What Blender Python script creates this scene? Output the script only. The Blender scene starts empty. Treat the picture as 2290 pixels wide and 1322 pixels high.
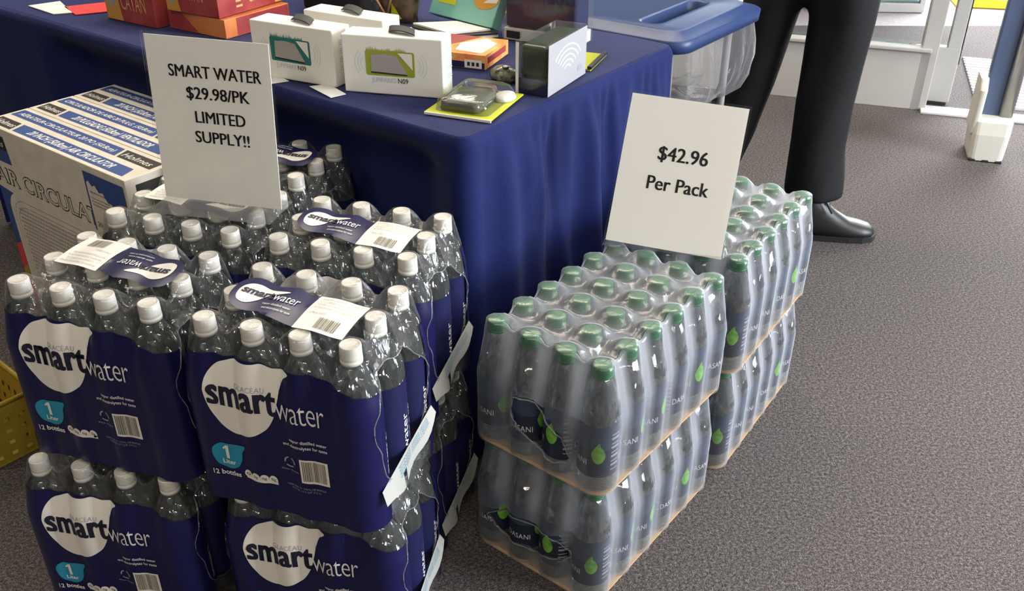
import bpy, bmesh, math, random
from mathutils import Vector, Matrix
PI = math.pi
rnd = random.Random(7)
S = bpy.context.scene
C = S.collection

# ------------------------------------------------------------------ camera
cam_d = bpy.data.cameras.new('camera')
cam = bpy.data.objects.new('camera', cam_d)
C.objects.link(cam)
cam_d.sensor_width = 36
cam_d.lens = 2082.7 / 2290 * 36
cam_d.clip_start = .02
_p, _r = .5300, .0025
_fw = Vector((0, math.cos(_p), -math.sin(_p)))
_rt = Vector((1, 0, 0))
_up = _rt.cross(_fw)
_r2 = _rt * math.cos(_r) + _up * math.sin(_r)
_u2 = _r2.cross(_fw)
cam.matrix_world = Matrix(((_r2.x, _u2.x, -_fw.x, 0), (_r2.y, _u2.y, -_fw.y, 0), (_r2.z, _u2.z, -_fw.z, 1.2601), (0, 0, 0, 1)))
S.camera = cam

# ------------------------------------------------------------------ world, lamps, exposure
w = bpy.data.worlds.new('world')
S.world = w
w.use_nodes = True
w.node_tree.nodes['Background'].inputs[0].default_value = (.86, .88, 1.0, 1)
w.node_tree.nodes['Background'].inputs[1].default_value = .065
S.view_settings.view_transform = 'Standard'
S.view_settings.look = 'None'
S.view_settings.exposure = 0.22
S.view_settings.gamma = 1
S.view_settings.use_curve_mapping = False
S.cycles.max_bounces = 10
S.cycles.diffuse_bounces = 3
S.cycles.glossy_bounces = 4
S.cycles.transmission_bounces = 8
S.cycles.transparent_max_bounces = 24
S.cycles.caustics_reflective = False
S.cycles.caustics_refractive = False
S.cycles.sample_clamp_indirect = 4
S.cycles.use_denoising = True


def area(name, loc, target, sx, sy, power, col):
    l = bpy.data.lights.new(name, 'AREA')
    l.shape = 'RECTANGLE'
    l.size, l.size_y, l.energy, l.color = sx, sy, power, col
    o = bpy.data.objects.new(name, l)
    C.objects.link(o)
    o.location = loc
    o.rotation_euler = (Vector(target) - Vector(loc)).to_track_quat('-Z', 'Y').to_euler()
    return o


# daylight coming in through the glazed entrance and the shop window on the right
area('entrance_daylight', (3.6, 6.6, 1.9), (1.0, 2.2, .3), 3.2, 2.6, 860, (.93, .96, 1.0))
area('side_window_daylight', (4.7, .5, 1.7), (.5, 1.6, .4), 2.6, 2.2, 400, (.88, .93, 1.0))
area('vestibule_fill', (2.7, 5.3, 2.9), (2.7, 5.3, 0), 1.2, .6, 40, (1, .97, .94))  # added fill to brighten the vestibule floor, no fixture belongs to it
WARM = (1.0, .88, .70)
LAMPS = ((-1.6, 3.2, 22, 'far left'), (-.5, 3.6, 28, 'far middle'), (.6, 3.3, 24, 'far right'), (-2.0, 1.0, 7, 'left'), (1.7, 1.3, 9, 'right'),
         (-1.2, -2.8, 24, 'near left'), (.3, -2.8, 26, 'near middle'), (1.7, -2.6, 30, 'near right'))
for (lx, ly, pw, _n) in LAMPS:
    area('ceiling_lamp', (lx, ly, 2.93), (lx, ly, 0), 1.15, .28, pw, WARM)


# ------------------------------------------------------------------ helpers
def mat(name, col, rough=.5, metal=0, spec=.5, trans=0, ior=1.45, alpha=1, sheen=0, coat=0):
    m = bpy.data.materials.new(name)
    m.use_nodes = True
    b = m.node_tree.nodes['Principled BSDF']
    b.inputs['Base Color'].default_value = (*col, 1)
    b.inputs['Roughness'].default_value = rough
    b.inputs['Metallic'].default_value = metal
    b.inputs['Specular IOR Level'].default_value = spec
    b.inputs['Transmission Weight'].default_value = trans
    b.inputs['IOR'].default_value = ior
    b.inputs['Alpha'].default_value = alpha
    b.inputs['Sheen Weight'].default_value = sheen
    b.inputs['Coat Weight'].default_value = coat
    return m


def nodes(m):
    nt = m.node_tree
    return nt, nt.nodes['Principled BSDF'], nt.nodes['Material Output']


def add_noise(m, scale, lo, hi, bump=0, detail=4, coord='Object', dist=.002, stretch=None):
    """colour noise between two tones and a bump from the same noise"""
    nt, b, _ = nodes(m)
    tc = nt.nodes.new('ShaderNodeTexCoord')
    n = nt.nodes.new('ShaderNodeTexNoise')
    n.inputs['Scale'].default_value = scale
    n.inputs['Detail'].default_value = detail
    src = tc.outputs[coord]
    if stretch:
        mp = nt.nodes.new('ShaderNodeMapping')
        mp.inputs['Scale'].default_value = stretch
        nt.links.new(src, mp.inputs[0])
        src = mp.outputs[0]
    nt.links.new(src, n.inputs['Vector'])
    r = nt.nodes.new('ShaderNodeValToRGB')
    r.color_ramp.elements[0].position, r.color_ramp.elements[1].position = .35, .65
    r.color_ramp.elements[0].color = (*lo, 1)
    r.color_ramp.elements[1].color = (*hi, 1)
    nt.links.new(n.outputs['Fac'], r.inputs[0])
    nt.links.new(r.outputs[0], b.inputs['Base Color'])
    if bump:
        bp = nt.nodes.new('ShaderNodeBump')
        bp.inputs['Strength'].default_value = bump
        bp.inputs['Distance'].default_value = dist
        nt.links.new(n.outputs['Fac'], bp.inputs['Height'])
        nt.links.new(bp.outputs[0], b.inputs['Normal'])
    return m


def new_obj(name, me, parent=None, loc=None, rot=None):
    o = bpy.data.objects.new(name, me)
    C.objects.link(o)
    if parent:
        o.parent = parent
    if loc:
        o.location = loc
    if rot:
        o.rotation_euler = rot
    return o


def mesh(name, V, F, mats, parent=None, smooth=False, idx=None, weld=0):
    me = bpy.data.meshes.new(name)
    me.from_pydata([tuple(v) for v in V], [], F)
    if not isinstance(mats, (list, tuple)):
        mats = [mats]
    for m in mats:
        me.materials.append(m)
    if idx:
        me.polygons.foreach_set('material_index', idx)
    if smooth:
        me.polygons.foreach_set('use_smooth', [True] * len(me.polygons))
    if weld:
        bm = bmesh.new()
        bm.from_mesh(me)
        bmesh.ops.remove_doubles(bm, verts=bm.verts, dist=weld)
        bm.to_mesh(me)
        bm.free()
    me.update()
    return new_obj(name, me, parent)


def from_bm(name, bm, mats, parent=None, smooth=False):
    me = bpy.data.meshes.new(name)
    bm.to_mesh(me)
    bm.free()
    if not isinstance(mats, (list, tuple)):
        mats = [mats]
    for m in mats:
        me.materials.append(m)
    if smooth:
        me.polygons.foreach_set('use_smooth', [True] * len(me.polygons))
    return new_obj(name, me, parent)


def box_bm(sx, sy, sz, c=(0, 0, 0), bev=0, seg=2, bm=None, R=None):
    b2 = bmesh.new()
    bmesh.ops.create_cube(b2, size=1)
    for v in b2.verts:
        v.co = Vector((v.co.x * sx, v.co.y * sy, v.co.z * sz))
    if bev:
        bmesh.ops.bevel(b2, geom=b2.edges[:], offset=bev, segments=seg, affect='EDGES', profile=.5)
    for v in b2.verts:
        if R:
            v.co = R @ v.co
        v.co += Vector(c)
    if bm is None:
        return b2
    me = bpy.data.meshes.new('tmp')
    b2.to_mesh(me)
    b2.free()
    bm.from_mesh(me)
    bpy.data.meshes.remove(me)
    return bm


def box(name, sx, sy, sz, c, m, parent=None, bev=.001, seg=2, R=None):
    return from_bm(name, box_bm(sx, sy, sz, c, bev, seg, R=R), m, parent, smooth=False)


def lathe(prof, n=24, z0=0):
    V, F = [], []
    for (r, z) in prof:
        for k in range(n):
            a = 2 * PI * k / n
            V.append((r * math.cos(a), r * math.sin(a), z + z0))
    for i in range(len(prof) - 1):
        for k in range(n):
            k2 = (k + 1) % n
            F.append((i * n + k, i * n + k2, (i + 1) * n + k2, (i + 1) * n + k))
    F.append(tuple(range(n - 1, -1, -1)))
    F.append(tuple((len(prof) - 1) * n + k for k in range(n)))
    return V, F


def loft(rings, cap=True):
    V, F = [], []
    n = len(rings[0])
    for r in rings:
        V += [tuple(p) for p in r]
    for i in range(len(rings) - 1):
        for k in range(n):
            k2 = (k + 1) % n
            F.append((i * n + k, i * n + k2, (i + 1) * n + k2, (i + 1) * n + k))
    if cap:
        F.append(tuple(range(n - 1, -1, -1)))
        F.append(tuple((len(rings) - 1) * n + k for k in range(n)))
    return V, F


def tube_bm(path, r, n=8, bm=None):
    path = [Vector(p) for p in path]
    rings = []
    for i, p in enumerate(path):
        t = (path[min(i + 1, len(path) - 1)] - path[max(i - 1, 0)]).normalized()
        u = t.cross(Vector((0, 0, 1)))
        if u.length < 1e-3:
            u = t.cross(Vector((1, 0, 0)))
        u.normalize()
        v = t.cross(u)
        rings.append([p + u * (r * math.cos(2 * PI * k / n)) + v * (r * math.sin(2 * PI * k / n)) for k in range(n)])
    V, F = loft(rings)
    bm = bm or bmesh.new()
    vs = [bm.verts.new(v) for v in V]
    for f in F:
        bm.faces.new([vs[i] for i in f])
    return bm


def tag(o, label=None, cat=None, group=None, kind=None):
    if label:
        o['label'] = label
    if cat:
        o['category'] = cat
    if group:
        o['group'] = group
    if kind:
        o['kind'] = kind
    return o


def thing(name, label, cat, loc=(0, 0, 0), rz=0, group=None):
    o = bpy.data.objects.new(name, None)
    o.empty_display_size = .05
    C.objects.link(o)
    o.location = loc
    o.rotation_euler = (0, 0, rz)
    return tag(o, label, cat, group)


def copy_tree(o, parent=None):
    c = o.copy()
    C.objects.link(c)
    c.parent = parent
    for ch in list(o.children):
        copy_tree(ch, c)
    return c


# ---- flat print: 2-D bmeshes (x, z) that get mapped onto a surface
_txt = {}


def text_bm(body, offset=0, spacing=1.0):
    key = (body, offset, spacing)
    if key not in _txt:
        cu = bpy.data.curves.new('text', 'FONT')
        cu.body = body
        cu.offset = offset
        cu.space_character = spacing
        cu.resolution_u = 3
        cu.fill_mode = 'FRONT'
        o = bpy.data.objects.new('text', cu)
        C.objects.link(o)
        bpy.context.view_layer.update()
        me = bpy.data.meshes.new_from_object(o.evaluated_get(bpy.context.evaluated_depsgraph_get()))
        bpy.data.objects.remove(o)
        _txt[key] = me
    me = _txt[key]
    bm = bmesh.new()
    bm.from_mesh(me)
    return bm


def text_fit(body, x0, x1, z0, h=None, offset=0, spacing=1.0, ref=None, shear=0, bold=0):
    """text filling x0..x1, baseline z0; h = height of ref glyph box (cap height) in metres"""
    bm = text_bm(body, offset, spacing)
    if bold:
        parts = []
        for q in (-1, 0, 1):
            b2 = text_bm(body, offset, spacing)
            for v in b2.verts:
                v.co.x += q * bold
            parts.append(b2)
        bm.free()
        bm = join_bm(*parts)
    xs = [v.co.x for v in bm.verts]
    a, b = min(xs), max(xs)
    sx = (x1 - x0) / (b - a)
    sz = sx if h is None else h / .682
    for v in bm.verts:
        v.co = Vector((x0 + (v.co.x - a) * sx + shear * v.co.y * sz, 0, z0 + v.co.y * sz))
    return bm


def poly_bm(pts, bm=None):
    bm = bm or bmesh.new()
    vs = [bm.verts.new((p[0], 0, p[1])) for p in pts]
    bm.faces.new(vs)
    return bm


def rect_bm(x0, x1, z0, z1, bm=None):
    return poly_bm([(x0, z0), (x1, z0), (x1, z1), (x0, z1)], bm)


def join_bm(*bms):
    out = bmesh.new()
    for b in bms:
        me = bpy.data.meshes.new('tmp')
        b.to_mesh(me)
        b.free()
        out.from_mesh(me)
        bpy.data.meshes.remove(me)
    return out


def catmull(pts, n=6, closed=True):
    out = []
    L = len(pts)
    for i in range(L if closed else L - 1):
        p0, p1, p2, p3 = [Vector(pts[(i + k) % L]) if closed else Vector(pts[min(max(i + k, 0), L - 1)]) for k in (-1, 0, 1, 2)]
        for k in range(n):
            t = k / n
            out.append(.5 * ((2 * p1) + (p2 - p0) * t + (2 * p0 - 5 * p1 + 4 * p2 - p3) * t * t + (3 * p1 - p0 - 3 * p2 + p3) * t ** 3))
    return [tuple(p) for p in out]


def slice_bm(bm, dx, dz):
    """cut a 2-D print into small pieces so that it can follow a curved surface"""
    bmesh.ops.triangulate(bm, faces=bm.faces[:])
    xs = [v.co.x for v in bm.verts]
    zs = [v.co.z for v in bm.verts]
    for lo, hi, d, ax in ((min(xs), max(xs), dx, 0), (min(zs), max(zs), dz, 2)):
        k = math.ceil(lo / d)
        while k * d < hi:
            co, no = [0, 0, 0], [0, 0, 0]
            co[ax], no[ax] = k * d, 1
            bmesh.ops.bisect_plane(bm, geom=bm.verts[:] + bm.edges[:] + bm.faces[:], plane_co=co, plane_no=no, dist=1e-6)
            k += 1
    return bm


def wrap(bm, fn):
    for v in bm.verts:
        v.co = Vector(fn(v.co.x, v.co.z))
    return bm


def smooth01(t):
    t = min(max(t, 0), 1)
    return t * t * (3 - 2 * t)


# ------------------------------------------------------------------ materials
M = {}
M['carpet'] = mat('carpet', (.1, .09, .09), .95, spec=.1)
nt, b, out = nodes(M['carpet'])
tc = nt.nodes.new('ShaderNodeTexCoord')
n1 = nt.nodes.new('ShaderNodeTexNoise')
n1.inputs['Scale'].default_value = 430
n1.inputs['Detail'].default_value = 3
n2 = nt.nodes.new('ShaderNodeTexNoise')
n2.inputs['Scale'].default_value = 165
n2.inputs['Detail'].default_value = 2
rp = nt.nodes.new('ShaderNodeValToRGB')
e = rp.color_ramp.elements
e[0].position, e[0].color = .34, (.018, .015, .014, 1)
e[1].position, e[1].color = .66, (.235, .210, .206, 1)
e.new(.5).color = (.086, .076, .074, 1)
mx = nt.nodes.new('ShaderNodeMath')
mx.operation = 'MULTIPLY_ADD'
mx.inputs[1].default_value = .62
ms = nt.nodes.new('ShaderNodeMath')
ms.operation = 'MULTIPLY'
ms.inputs[1].default_value = .38
bp = nt.nodes.new('ShaderNodeBump')
bp.inputs['Strength'].default_value = .8
bp.inputs['Distance'].default_value = .004
for n in (n1, n2):
    nt.links.new(tc.outputs['Object'], n.inputs['Vector'])
nt.links.new(n2.outputs['Fac'], ms.inputs[0])
nt.links.new(n1.outputs['Fac'], mx.inputs[0])
nt.links.new(ms.outputs[0], mx.inputs[2])
nt.links.new(mx.outputs[0], rp.inputs[0])
nt.links.new(rp.outputs[0], b.inputs['Base Color'])
nt.links.new(mx.outputs[0], bp.inputs['Height'])
nt.links.new(bp.outputs[0], b.inputs['Normal'])

M['mat_floor'] = add_noise(mat('vestibule_carpet', (.4, .36, .38), .95, spec=.1), 200, (.30, .25, .27), (.46, .40, .42), .4)
M['mat_back'] = mat('mat_backing', (.30, .27, .28), .8)
M['grille'] = mat('mat_rail', (.50, .47, .48), .5)
M['white_paint'] = add_noise(mat('white_painted_metal', (.6, .58, .55), .42), 3, (.36, .345, .325), (.41, .395, .37), 0, 3)
M['wall_paint'] = add_noise(mat('grey_wall_paint', (.34, .33, .31), .8), 5, (.32, .31, .29), (.36, .35, .33))
M['ceiling'] = add_noise(mat('ceiling_tile', (.7, .7, .68), .9), 60, (.62, .61, .58), (.72, .71, .68), .2)
M['threshold'] = mat('threshold_metal', (.75, .74, .72), .35, .3)
M['gasket'] = mat('black_gasket', (.012, .012, .013), .6)
M['pane'] = mat('window_glass', (.95, 1, .98), .02, trans=1, ior=1.45)
M['lamp_panel'] = mat('lamp_panel', (1, .95, .85), .5)
nt, b, out = nodes(M['lamp_panel'])
b.inputs['Emission Color'].default_value = (1, .9, .74, 1)
b.inputs['Emission Strength'].default_value = 9

M['cloth'] = add_noise(mat('navy_tablecloth', (.02, .035, .16), .78, spec=.2, sheen=.06), 420, (.0044, .0092, .066), (.0070, .0138, .092), .25, 2, dist=.0006)
M['table_top'] = mat('table_laminate', (.45, .43, .4), .5)
M['dull_steel'] = mat('dull_grey_steel', (.22, .22, .22), .6)
M['steel'] = mat('grey_steel', (.35, .35, .36), .35, .9)

# water-filled bottle: one closed refracting body with a dimpled shoulder
def water(name, col, dimple):
    m = mat(name, col, .02, trans=1, ior=1.36)
    nt, b, out = nodes(m)
    tc = nt.nodes.new('ShaderNodeTexCoord')
    vo = nt.nodes.new('ShaderNodeTexVoronoi')
    vo.inputs['Scale'].default_value = dimple
    sq = nt.nodes.new('ShaderNodeMath')
    sq.operation = 'POWER'
    sq.inputs[1].default_value = 2
    mp = nt.nodes.new('ShaderNodeMapping')
    mp.inputs['Scale'].default_value = (1, 1, .42)
    bp = nt.nodes.new('ShaderNodeBump')
    bp.inputs['Strength'].default_value = 1
    bp.inputs['Distance'].default_value = .012
    nt.links.new(tc.outputs['Object'], mp.inputs[0])
    nt.links.new(mp.outputs[0], vo.inputs['Vector'])
    nt.links.new(vo.outputs['Distance'], sq.inputs[0])
    nt.links.new(sq.outputs[0], bp.inputs['Height'])
    nt.links.new(bp.outputs[0], b.inputs['Normal'])
    tr = nt.nodes.new('ShaderNodeBsdfTransparent')
    tr.inputs[0].default_value = (*col, 1)
    mxs = nt.nodes.new('ShaderNodeMixShader')
    mxs.inputs[0].default_value = .50
    nt.links.new(b.outputs[0], mxs.inputs[1])
    nt.links.new(tr.outputs[0], mxs.inputs[2])
    df = nt.nodes.new('ShaderNodeBsdfDiffuse')
    df.inputs[0].default_value = (.72, .76, .74, 1)
    gl = nt.nodes.new('ShaderNodeBsdfGlossy')
    gl.inputs['Roughness'].default_value = .10
    nt.links.new(bp.outputs[0], gl.inputs['Normal'])
    mg = nt.nodes.new('ShaderNodeMixShader')
    mg.inputs[0].default_value = .13
    nt.links.new(mxs.outputs[0], mg.inputs[1])
    nt.links.new(gl.outputs[0], mg.inputs[2])
    mxs = mg
    mx2 = nt.nodes.new('ShaderNodeMixShader')
    mx2.inputs[0].default_value = .045
    nt.links.new(mxs.outputs[0], mx2.inputs[1])
    nt.links.new(df.outputs[0], mx2.inputs[2])
    nt.links.new(mx2.outputs[0], out.inputs['Surface'])
    return m


M['water_big'] = water('clear_bottle_of_water', (.92, .97, .94), 88)
M['water_small'] = water('clear_small_bottle_of_water', (.93, .97, 1.0), 60)
M['cap_white'] = mat('white_cap', (.72, .69, .63), .42)
M['cap_green'] = mat('green_cap', (.008, .125, .036), .4)
M['navy'] = mat('navy_print', (.0068, .0065, .055), .33)
M['navy_label'] = mat('navy_label', (.010, .012, .060), .4)
M['white_ink'] = mat('white_ink', (.74, .72, .68), .5)
M['cream_ink'] = mat('drop_white_ink', (.78, .745, .67), .42)
M['dark_ink'] = mat('dark_ink', (.012, .012, .03), .5)
M['black_ink'] = mat('black_ink', (.017, .016, .016), .55)
M['flap'] = mat('flap_print', (.40, .40, .37), .45)
M['grey_ink'] = mat('grey_ink', (.30, .32, .36), .5)
M['teal_ink'] = mat('teal_ink', (.02, .26, .40), .45)
M['olive_ink'] = mat('barcode_ink', (.14, .13, .09), .5)
M['dasani_label'] = mat('blue_black_label', (.014, .018, .036), .4)
M['dasani_label_top'] = mat('slate_blue_label', (.030, .050, .085), .35)
M['leaf'] = add_noise(mat('leaf_green', (.12, .35, .03), .5), 90, (.08, .28, .02), (.20, .46, .06))
M['pad'] = mat('tan_cardboard', (.50, .34, .20), .8)


def film(name, col, a_face, a_graze, gloss, bump, rough=.12, scale=40, stretch=(1, 1, .25), g0=.03, power=2.2, web=0, tint=.97):
    """stretch film: see-through, milky at grazing angles, with a glossy wrinkled skin"""
    m = bpy.data.materials.new(name)
    m.use_nodes = True
    nt = m.node_tree
    nt.nodes.clear()
    out = nt.nodes.new('ShaderNodeOutputMaterial')
    tr = nt.nodes.new('ShaderNodeBsdfTransparent')
    df = nt.nodes.new('ShaderNodeBsdfDiffuse')
    tl = nt.nodes.new('ShaderNodeBsdfTranslucent')
    gl = nt.nodes.new('ShaderNodeBsdfGlossy')
    gl.inputs['Roughness'].default_value = rough
    df.inputs[0].default_value = tl.inputs[0].default_value = (*col, 1)
    tr.inputs[0].default_value = (tint, tint + .005, tint + .005, 1)
    lw = nt.nodes.new('ShaderNodeLayerWeight')
    lw.inputs['Blend'].default_value = .35
    mr = nt.nodes.new('ShaderNodeMapRange')
    mr.inputs['To Min'].default_value = a_face
    mr.inputs['To Max'].default_value = a_graze
    pw_ = nt.nodes.new('ShaderNodeMath')
    pw_.operation = 'POWER'
    pw_.inputs[1].default_value = power
    nt.links.new(lw.outputs['Facing'], pw_.inputs[0])
    nt.links.new(pw_.outputs[0], mr.inputs['Value'])
    mw = nt.nodes.new('ShaderNodeMixShader')
    mw.inputs[0].default_value = .58
    nt.links.new(df.outputs[0], mw.inputs[1])
    nt.links.new(tl.outputs[0], mw.inputs[2])
    m1 = nt.nodes.new('ShaderNodeMixShader')
    at_ = nt.nodes.new('ShaderNodeAttribute')
    at_.attribute_name = 'web'
    aw = nt.nodes.new('ShaderNodeMath')
    aw.operation = 'MULTIPLY_ADD'
    aw.inputs[1].default_value = web
    aw.use_clamp = True
    nt.links.new(at_.outputs['Fac'], aw.inputs[0])
    nt.links.new(mr.outputs[0], aw.inputs[2])
    nt.links.new(aw.outputs[0], m1.inputs[0])
    nt.links.new(tr.outputs[0], m1.inputs[1])
    nt.links.new(mw.outputs[0], m1.inputs[2])
    lw2 = nt.nodes.new('ShaderNodeLayerWeight')
    lw2.inputs['Blend'].default_value = .25
    mg = nt.nodes.new('ShaderNodeMath')
    mg.operation = 'MULTIPLY_ADD'
    mg.inputs[1].default_value = gloss
    mg.inputs[2].default_value = g0
    mg.use_clamp = True
    nt.links.new(lw2.outputs['Fresnel'], mg.inputs[0])
    m2 = nt.nodes.new('ShaderNodeMixShader')
    nt.links.new(mg.outputs[0], m2.inputs[0])
    nt.links.new(m1.outputs[0], m2.inputs[1])
    nt.links.new(gl.outputs[0], m2.inputs[2])
    nt.links.new(m2.outputs[0], out.inputs['Surface'])
    tc = nt.nodes.new('ShaderNodeTexCoord')
    mp = nt.nodes.new('ShaderNodeMapping')
    mp.inputs['Scale'].default_value = stretch
    nz = nt.nodes.new('ShaderNodeTexNoise')
    nz.inputs['Scale'].default_value = scale
    nz.inputs['Detail'].default_value = 3
    nz.inputs['Distortion'].default_value = 1.2
    bp = nt.nodes.new('ShaderNodeBump')
    bp.inputs['Strength'].default_value = bump
    bp.inputs['Distance'].default_value = .004
    nt.links.new(tc.outputs['Object'], mp.inputs[0])
    nt.links.new(mp.outputs[0], nz.inputs['Vector'])
    nt.links.new(nz.outputs['Fac'], bp.inputs['Height'])
    nt.links.new(bp.outputs[0], gl.inputs['Normal'])
    return m


M['film_clear'] = film('clear_stretch_film', (.8, .8, .8), .012, .22, .40, .9, .14, 48, g0=.035, web=.10)
M['film_milky'] = film('milky_stretch_film', (.84, .88, .96), .055, .95, .40, .6, .26, 30, g0=.055, power=2.0, web=.46)
M['film_edge'] = film('rolled_film_edge', (.86, .88, .92), .22, .60, .5, .6, .15, 90, g0=.08)
M['film_bag'] = film('clear_bag_film', (.85, .85, .86), .08, .60, .4, 1.0, .14, 14, (1, 1, .35), g0=.06)
M['acrylic'] = film('clear_acrylic', (.9, .9, .9), .0, .05, .20, .0, .03, 20, g0=.010, tint=.995)
M['clear_pack'] = film('clear_rigid_plastic', (.85, .87, .86), .01, .18, .4, .25, .06, 30, g0=.03)
M['paper'] = mat('white_paper', (.90, .865, .80), .6)
M['carton'] = add_noise(mat('white_carton', (.62, .56, .47), .6), 25, (.57, .52, .43), (.64, .59, .50))
M['carton_blue'] = mat('carton_blue_print', (.025, .065, .22), .5)
M['carton_dark'] = mat('carton_opening_shade', (.02, .018, .016), .7)
M['side_card'] = mat('grey_white_card', (.37, .37, .385), .4)
M['white_box'] = mat('white_box_card', (.80, .78, .72), .45)
M['grey_print'] = mat('grey_print', (.36, .33, .32), .5)
M['teal_print'] = mat('teal_print', (.015, .16, .14), .45)
M['lime_print'] = mat('lime_print', (.28, .34, .03), .45)
M['pale_blue_print'] = mat('pale_blue_print', (.42, .55, .58), .5)
M['lime_card'] = mat('lime_card', (.52, .56, .02), .45)
M['red_card'] = mat('red_card', (.62, .045, .05), .5)
M['game_red'] = add_noise(mat('game_box_red', (.3, .04, .035), .4), 14, (.28, .030, .034), (.40, .07, .06))
M['game_orange'] = add_noise(mat('game_box_orange', (.5, .12, .04), .4), 10, (.50, .12, .04), (.72, .24, .07))
M['game_bright'] = add_noise(mat('bright_orange_print', (.8, .3, .06), .35), 26, (.78, .22, .05), (.92, .50, .16))
M['game_gold'] = mat('game_box_gold', (.62, .32, .05), .4)
M['gold_ink'] = mat('gold_ink', (.66, .40, .16), .45)
M['green_case'] = add_noise(mat('dark_green_case', (.02, .035, .015), .3), 60, (.015, .028, .012), (.035, .05, .022))
M['camo'] = add_noise(mat('brown_camo_print', (.08, .05, .03), .4), 45, (.035, .022, .012), (.16, .11, .07))
M['camo_green'] = add_noise(mat('green_camo_print', (.08, .08, .04), .25), 110, (.03, .032, .015), (.22, .22, .14))
M['smoke'] = mat('smoky_plastic_case', (.10, .10, .075), .2)
M['book_teal'] = add_noise(mat('teal_book_cover', (.2, .5, .42), .4), 9, (.18, .46, .38), (.26, .56, .48))
M['bin_blue'] = mat('blue_bin_plastic', (.022, .046, .135), .42)
M['yellow'] = add_noise(mat('yellow_plastic', (.4, .28, .02), .45), 12, (.30, .20, .02), (.36, .25, .025))
M['trouser'] = add_noise(mat('black_trouser_cloth', (.011, .011, .012), .8, spec=.2), 300, (.009, .009, .010), (.014, .014, .015), .2)
M['shirt'] = mat('black_polo_cloth', (.014, .014, .016), .85)
M['skin'] = mat('skin', (.50, .30, .21), .5)
M['hair'] = mat('dark_hair', (.02, .014, .01), .5)
M['shoe'] = mat('black_shoe_leather', (.012, .012, .012), .42)
M['sole'] = mat('black_shoe_sole', (.010, .010, .010), .7)
M['ped_white'] = mat('cream_plastic', (.60, .59, .52), .45)
M['ped_blue'] = mat('blue_grey_panel', (.085, .115, .20), .35)
M['alu'] = mat('brushed_aluminium', (.55, .54, .52), .35, .85)

# ------------------------------------------------------------------ setting
tag(box('floor', 11, 8.4, .04, (-.3, .8, -.02), M['carpet'], None, 0), kind='structure')
tag(box('ceiling', 11, 8.4, .05, (-.3, .8, 3.0), M['ceiling'], None, 0), kind='structure')
for (lx, ly, pw, place) in LAMPS:
    t = thing('ceiling_light', 'recessed strip light in the ceiling, the ' + place + ' one', 'ceiling light', (lx, ly, 2.94), 0, 'strip lights in the ceiling')
    box('frame', 1.25, .36, .03, (0, 0, .02), M['white_paint'], t, .003)
    box('diffuser', 1.15, .28, .012, (0, 0, .008), M['lamp_panel'], t, .002)

# store front: local axis s along the wall, t out of the store
DA = Vector((1.106, 3.835, 0))
DR = math.atan2(-.189, .563)
door = thing('wall_back', None, None, DA, DR)
tag(door, kind='structure')
WP = M['white_paint']
box('kick_panel', 3.075, .06, .232, (-.9625, .03, .116), WP, door, .002)
box('sill', 3.075, .075, .016, (-.9625, .0265, .241), WP, door, .004)
tag(box('pane', 3.03, .012, 2.5, (-.98, .05, 1.5), M['pane'], door, 0), 'clear glass pane above the white kick panel')
box('stile', .062, .09, 2.75, (.568, .045, 1.375), WP, door, .003)
box('header', 6.0, .12, .25, (.4, .06, 2.87), WP, door, .003)
tag(box('wall_left', 3.4, .12, 3.0, (DA.x - 4.2 * math.cos(DR) - .05 * math.sin(DR), DA.y - 4.2 * math.sin(DR) + .05, 1.5), M['wall_paint'], None, 0,
    R=Matrix.Rotation(DR, 3, 'Z')), kind='structure')
lf = thing('door_1', None, None, DA, DR)
tag(lf, kind='structure')
box('stile', .05, .05, 2.5, (.664, .115, 1.262), WP, lf, .003)
box('bottom_rail', .10, .05, .222, (.64, .114, .125), WP, lf, .003)
tag(box('pane', .06, .010, 2.3, (.62, .115, 1.39), M['pane'], lf, 0), 'narrow strip of glass beside the stile')
box('gasket', .006, .03, 2.3, (.692, .115, 1.32), M['gasket'], lf, 0)
box('bottom_gap', .085, .04, .012, (.638, .11, .008), M['gasket'], lf, 0)  # black strip put in for the dark gap under the door leaf
tag(box('trim_1', 1.9, .085, .012, (DA.x + 1.53 * math.cos(DR), DA.y + 1.53 * math.sin(DR), .005), M['threshold'], None, .003,
    R=Matrix.Rotation(DR, 3, 'Z')), kind='structure')
# vestibule floor with a ribbed entrance mat
vf = tag(mesh('floor_vestibule', [(-3.5, 5.40, -.002), (.9, 3.93, -.002), (5.5, 2.4, -.002), (8, 8.5, -.002), (-1.5, 9.5, -.002),
     (-3.5, 5.40, -.05), (.9, 3.93, -.05), (5.5, 2.4, -.05), (8, 8.5, -.05), (-1.5, 9.5, -.05)],
     [(0, 1, 2, 3, 4), (9, 8, 7, 6, 5), (0, 5, 6, 1), (1, 6, 7, 2), (2, 7, 8, 3), (3, 8, 9, 4), (4, 9, 5, 0)], M['mat_floor']), kind='structure')
gm = thing('entrance_mat', 'ribbed metal entrance mat just outside the door threshold', 'mat', DA + Matrix.Rotation(DR, 3, 'Z') @ Vector((1.55, .12, -.002)), DR)
box('backing', 1.5, .74, .006, (0, .37, .004), M['mat_back'], gm, 0)
for k in range(17):
    box('rail', 1.5, .022, .008, (0, .02 + k * .0435, .009), M['grille'], gm, .002, 1)

# ------------------------------------------------------------------ table and cloth
NT = Vector((-.0787, 1.4765, 0))
TA = -.64168
ZT = .695
TL, TD = 1.83, .749


def TW(x, y, z=ZT):
    c, s = math.cos(TA), math.sin(TA)
    return Vector((NT.x + c * x - s * y, NT.y + s * x + c * y, z))


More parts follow.
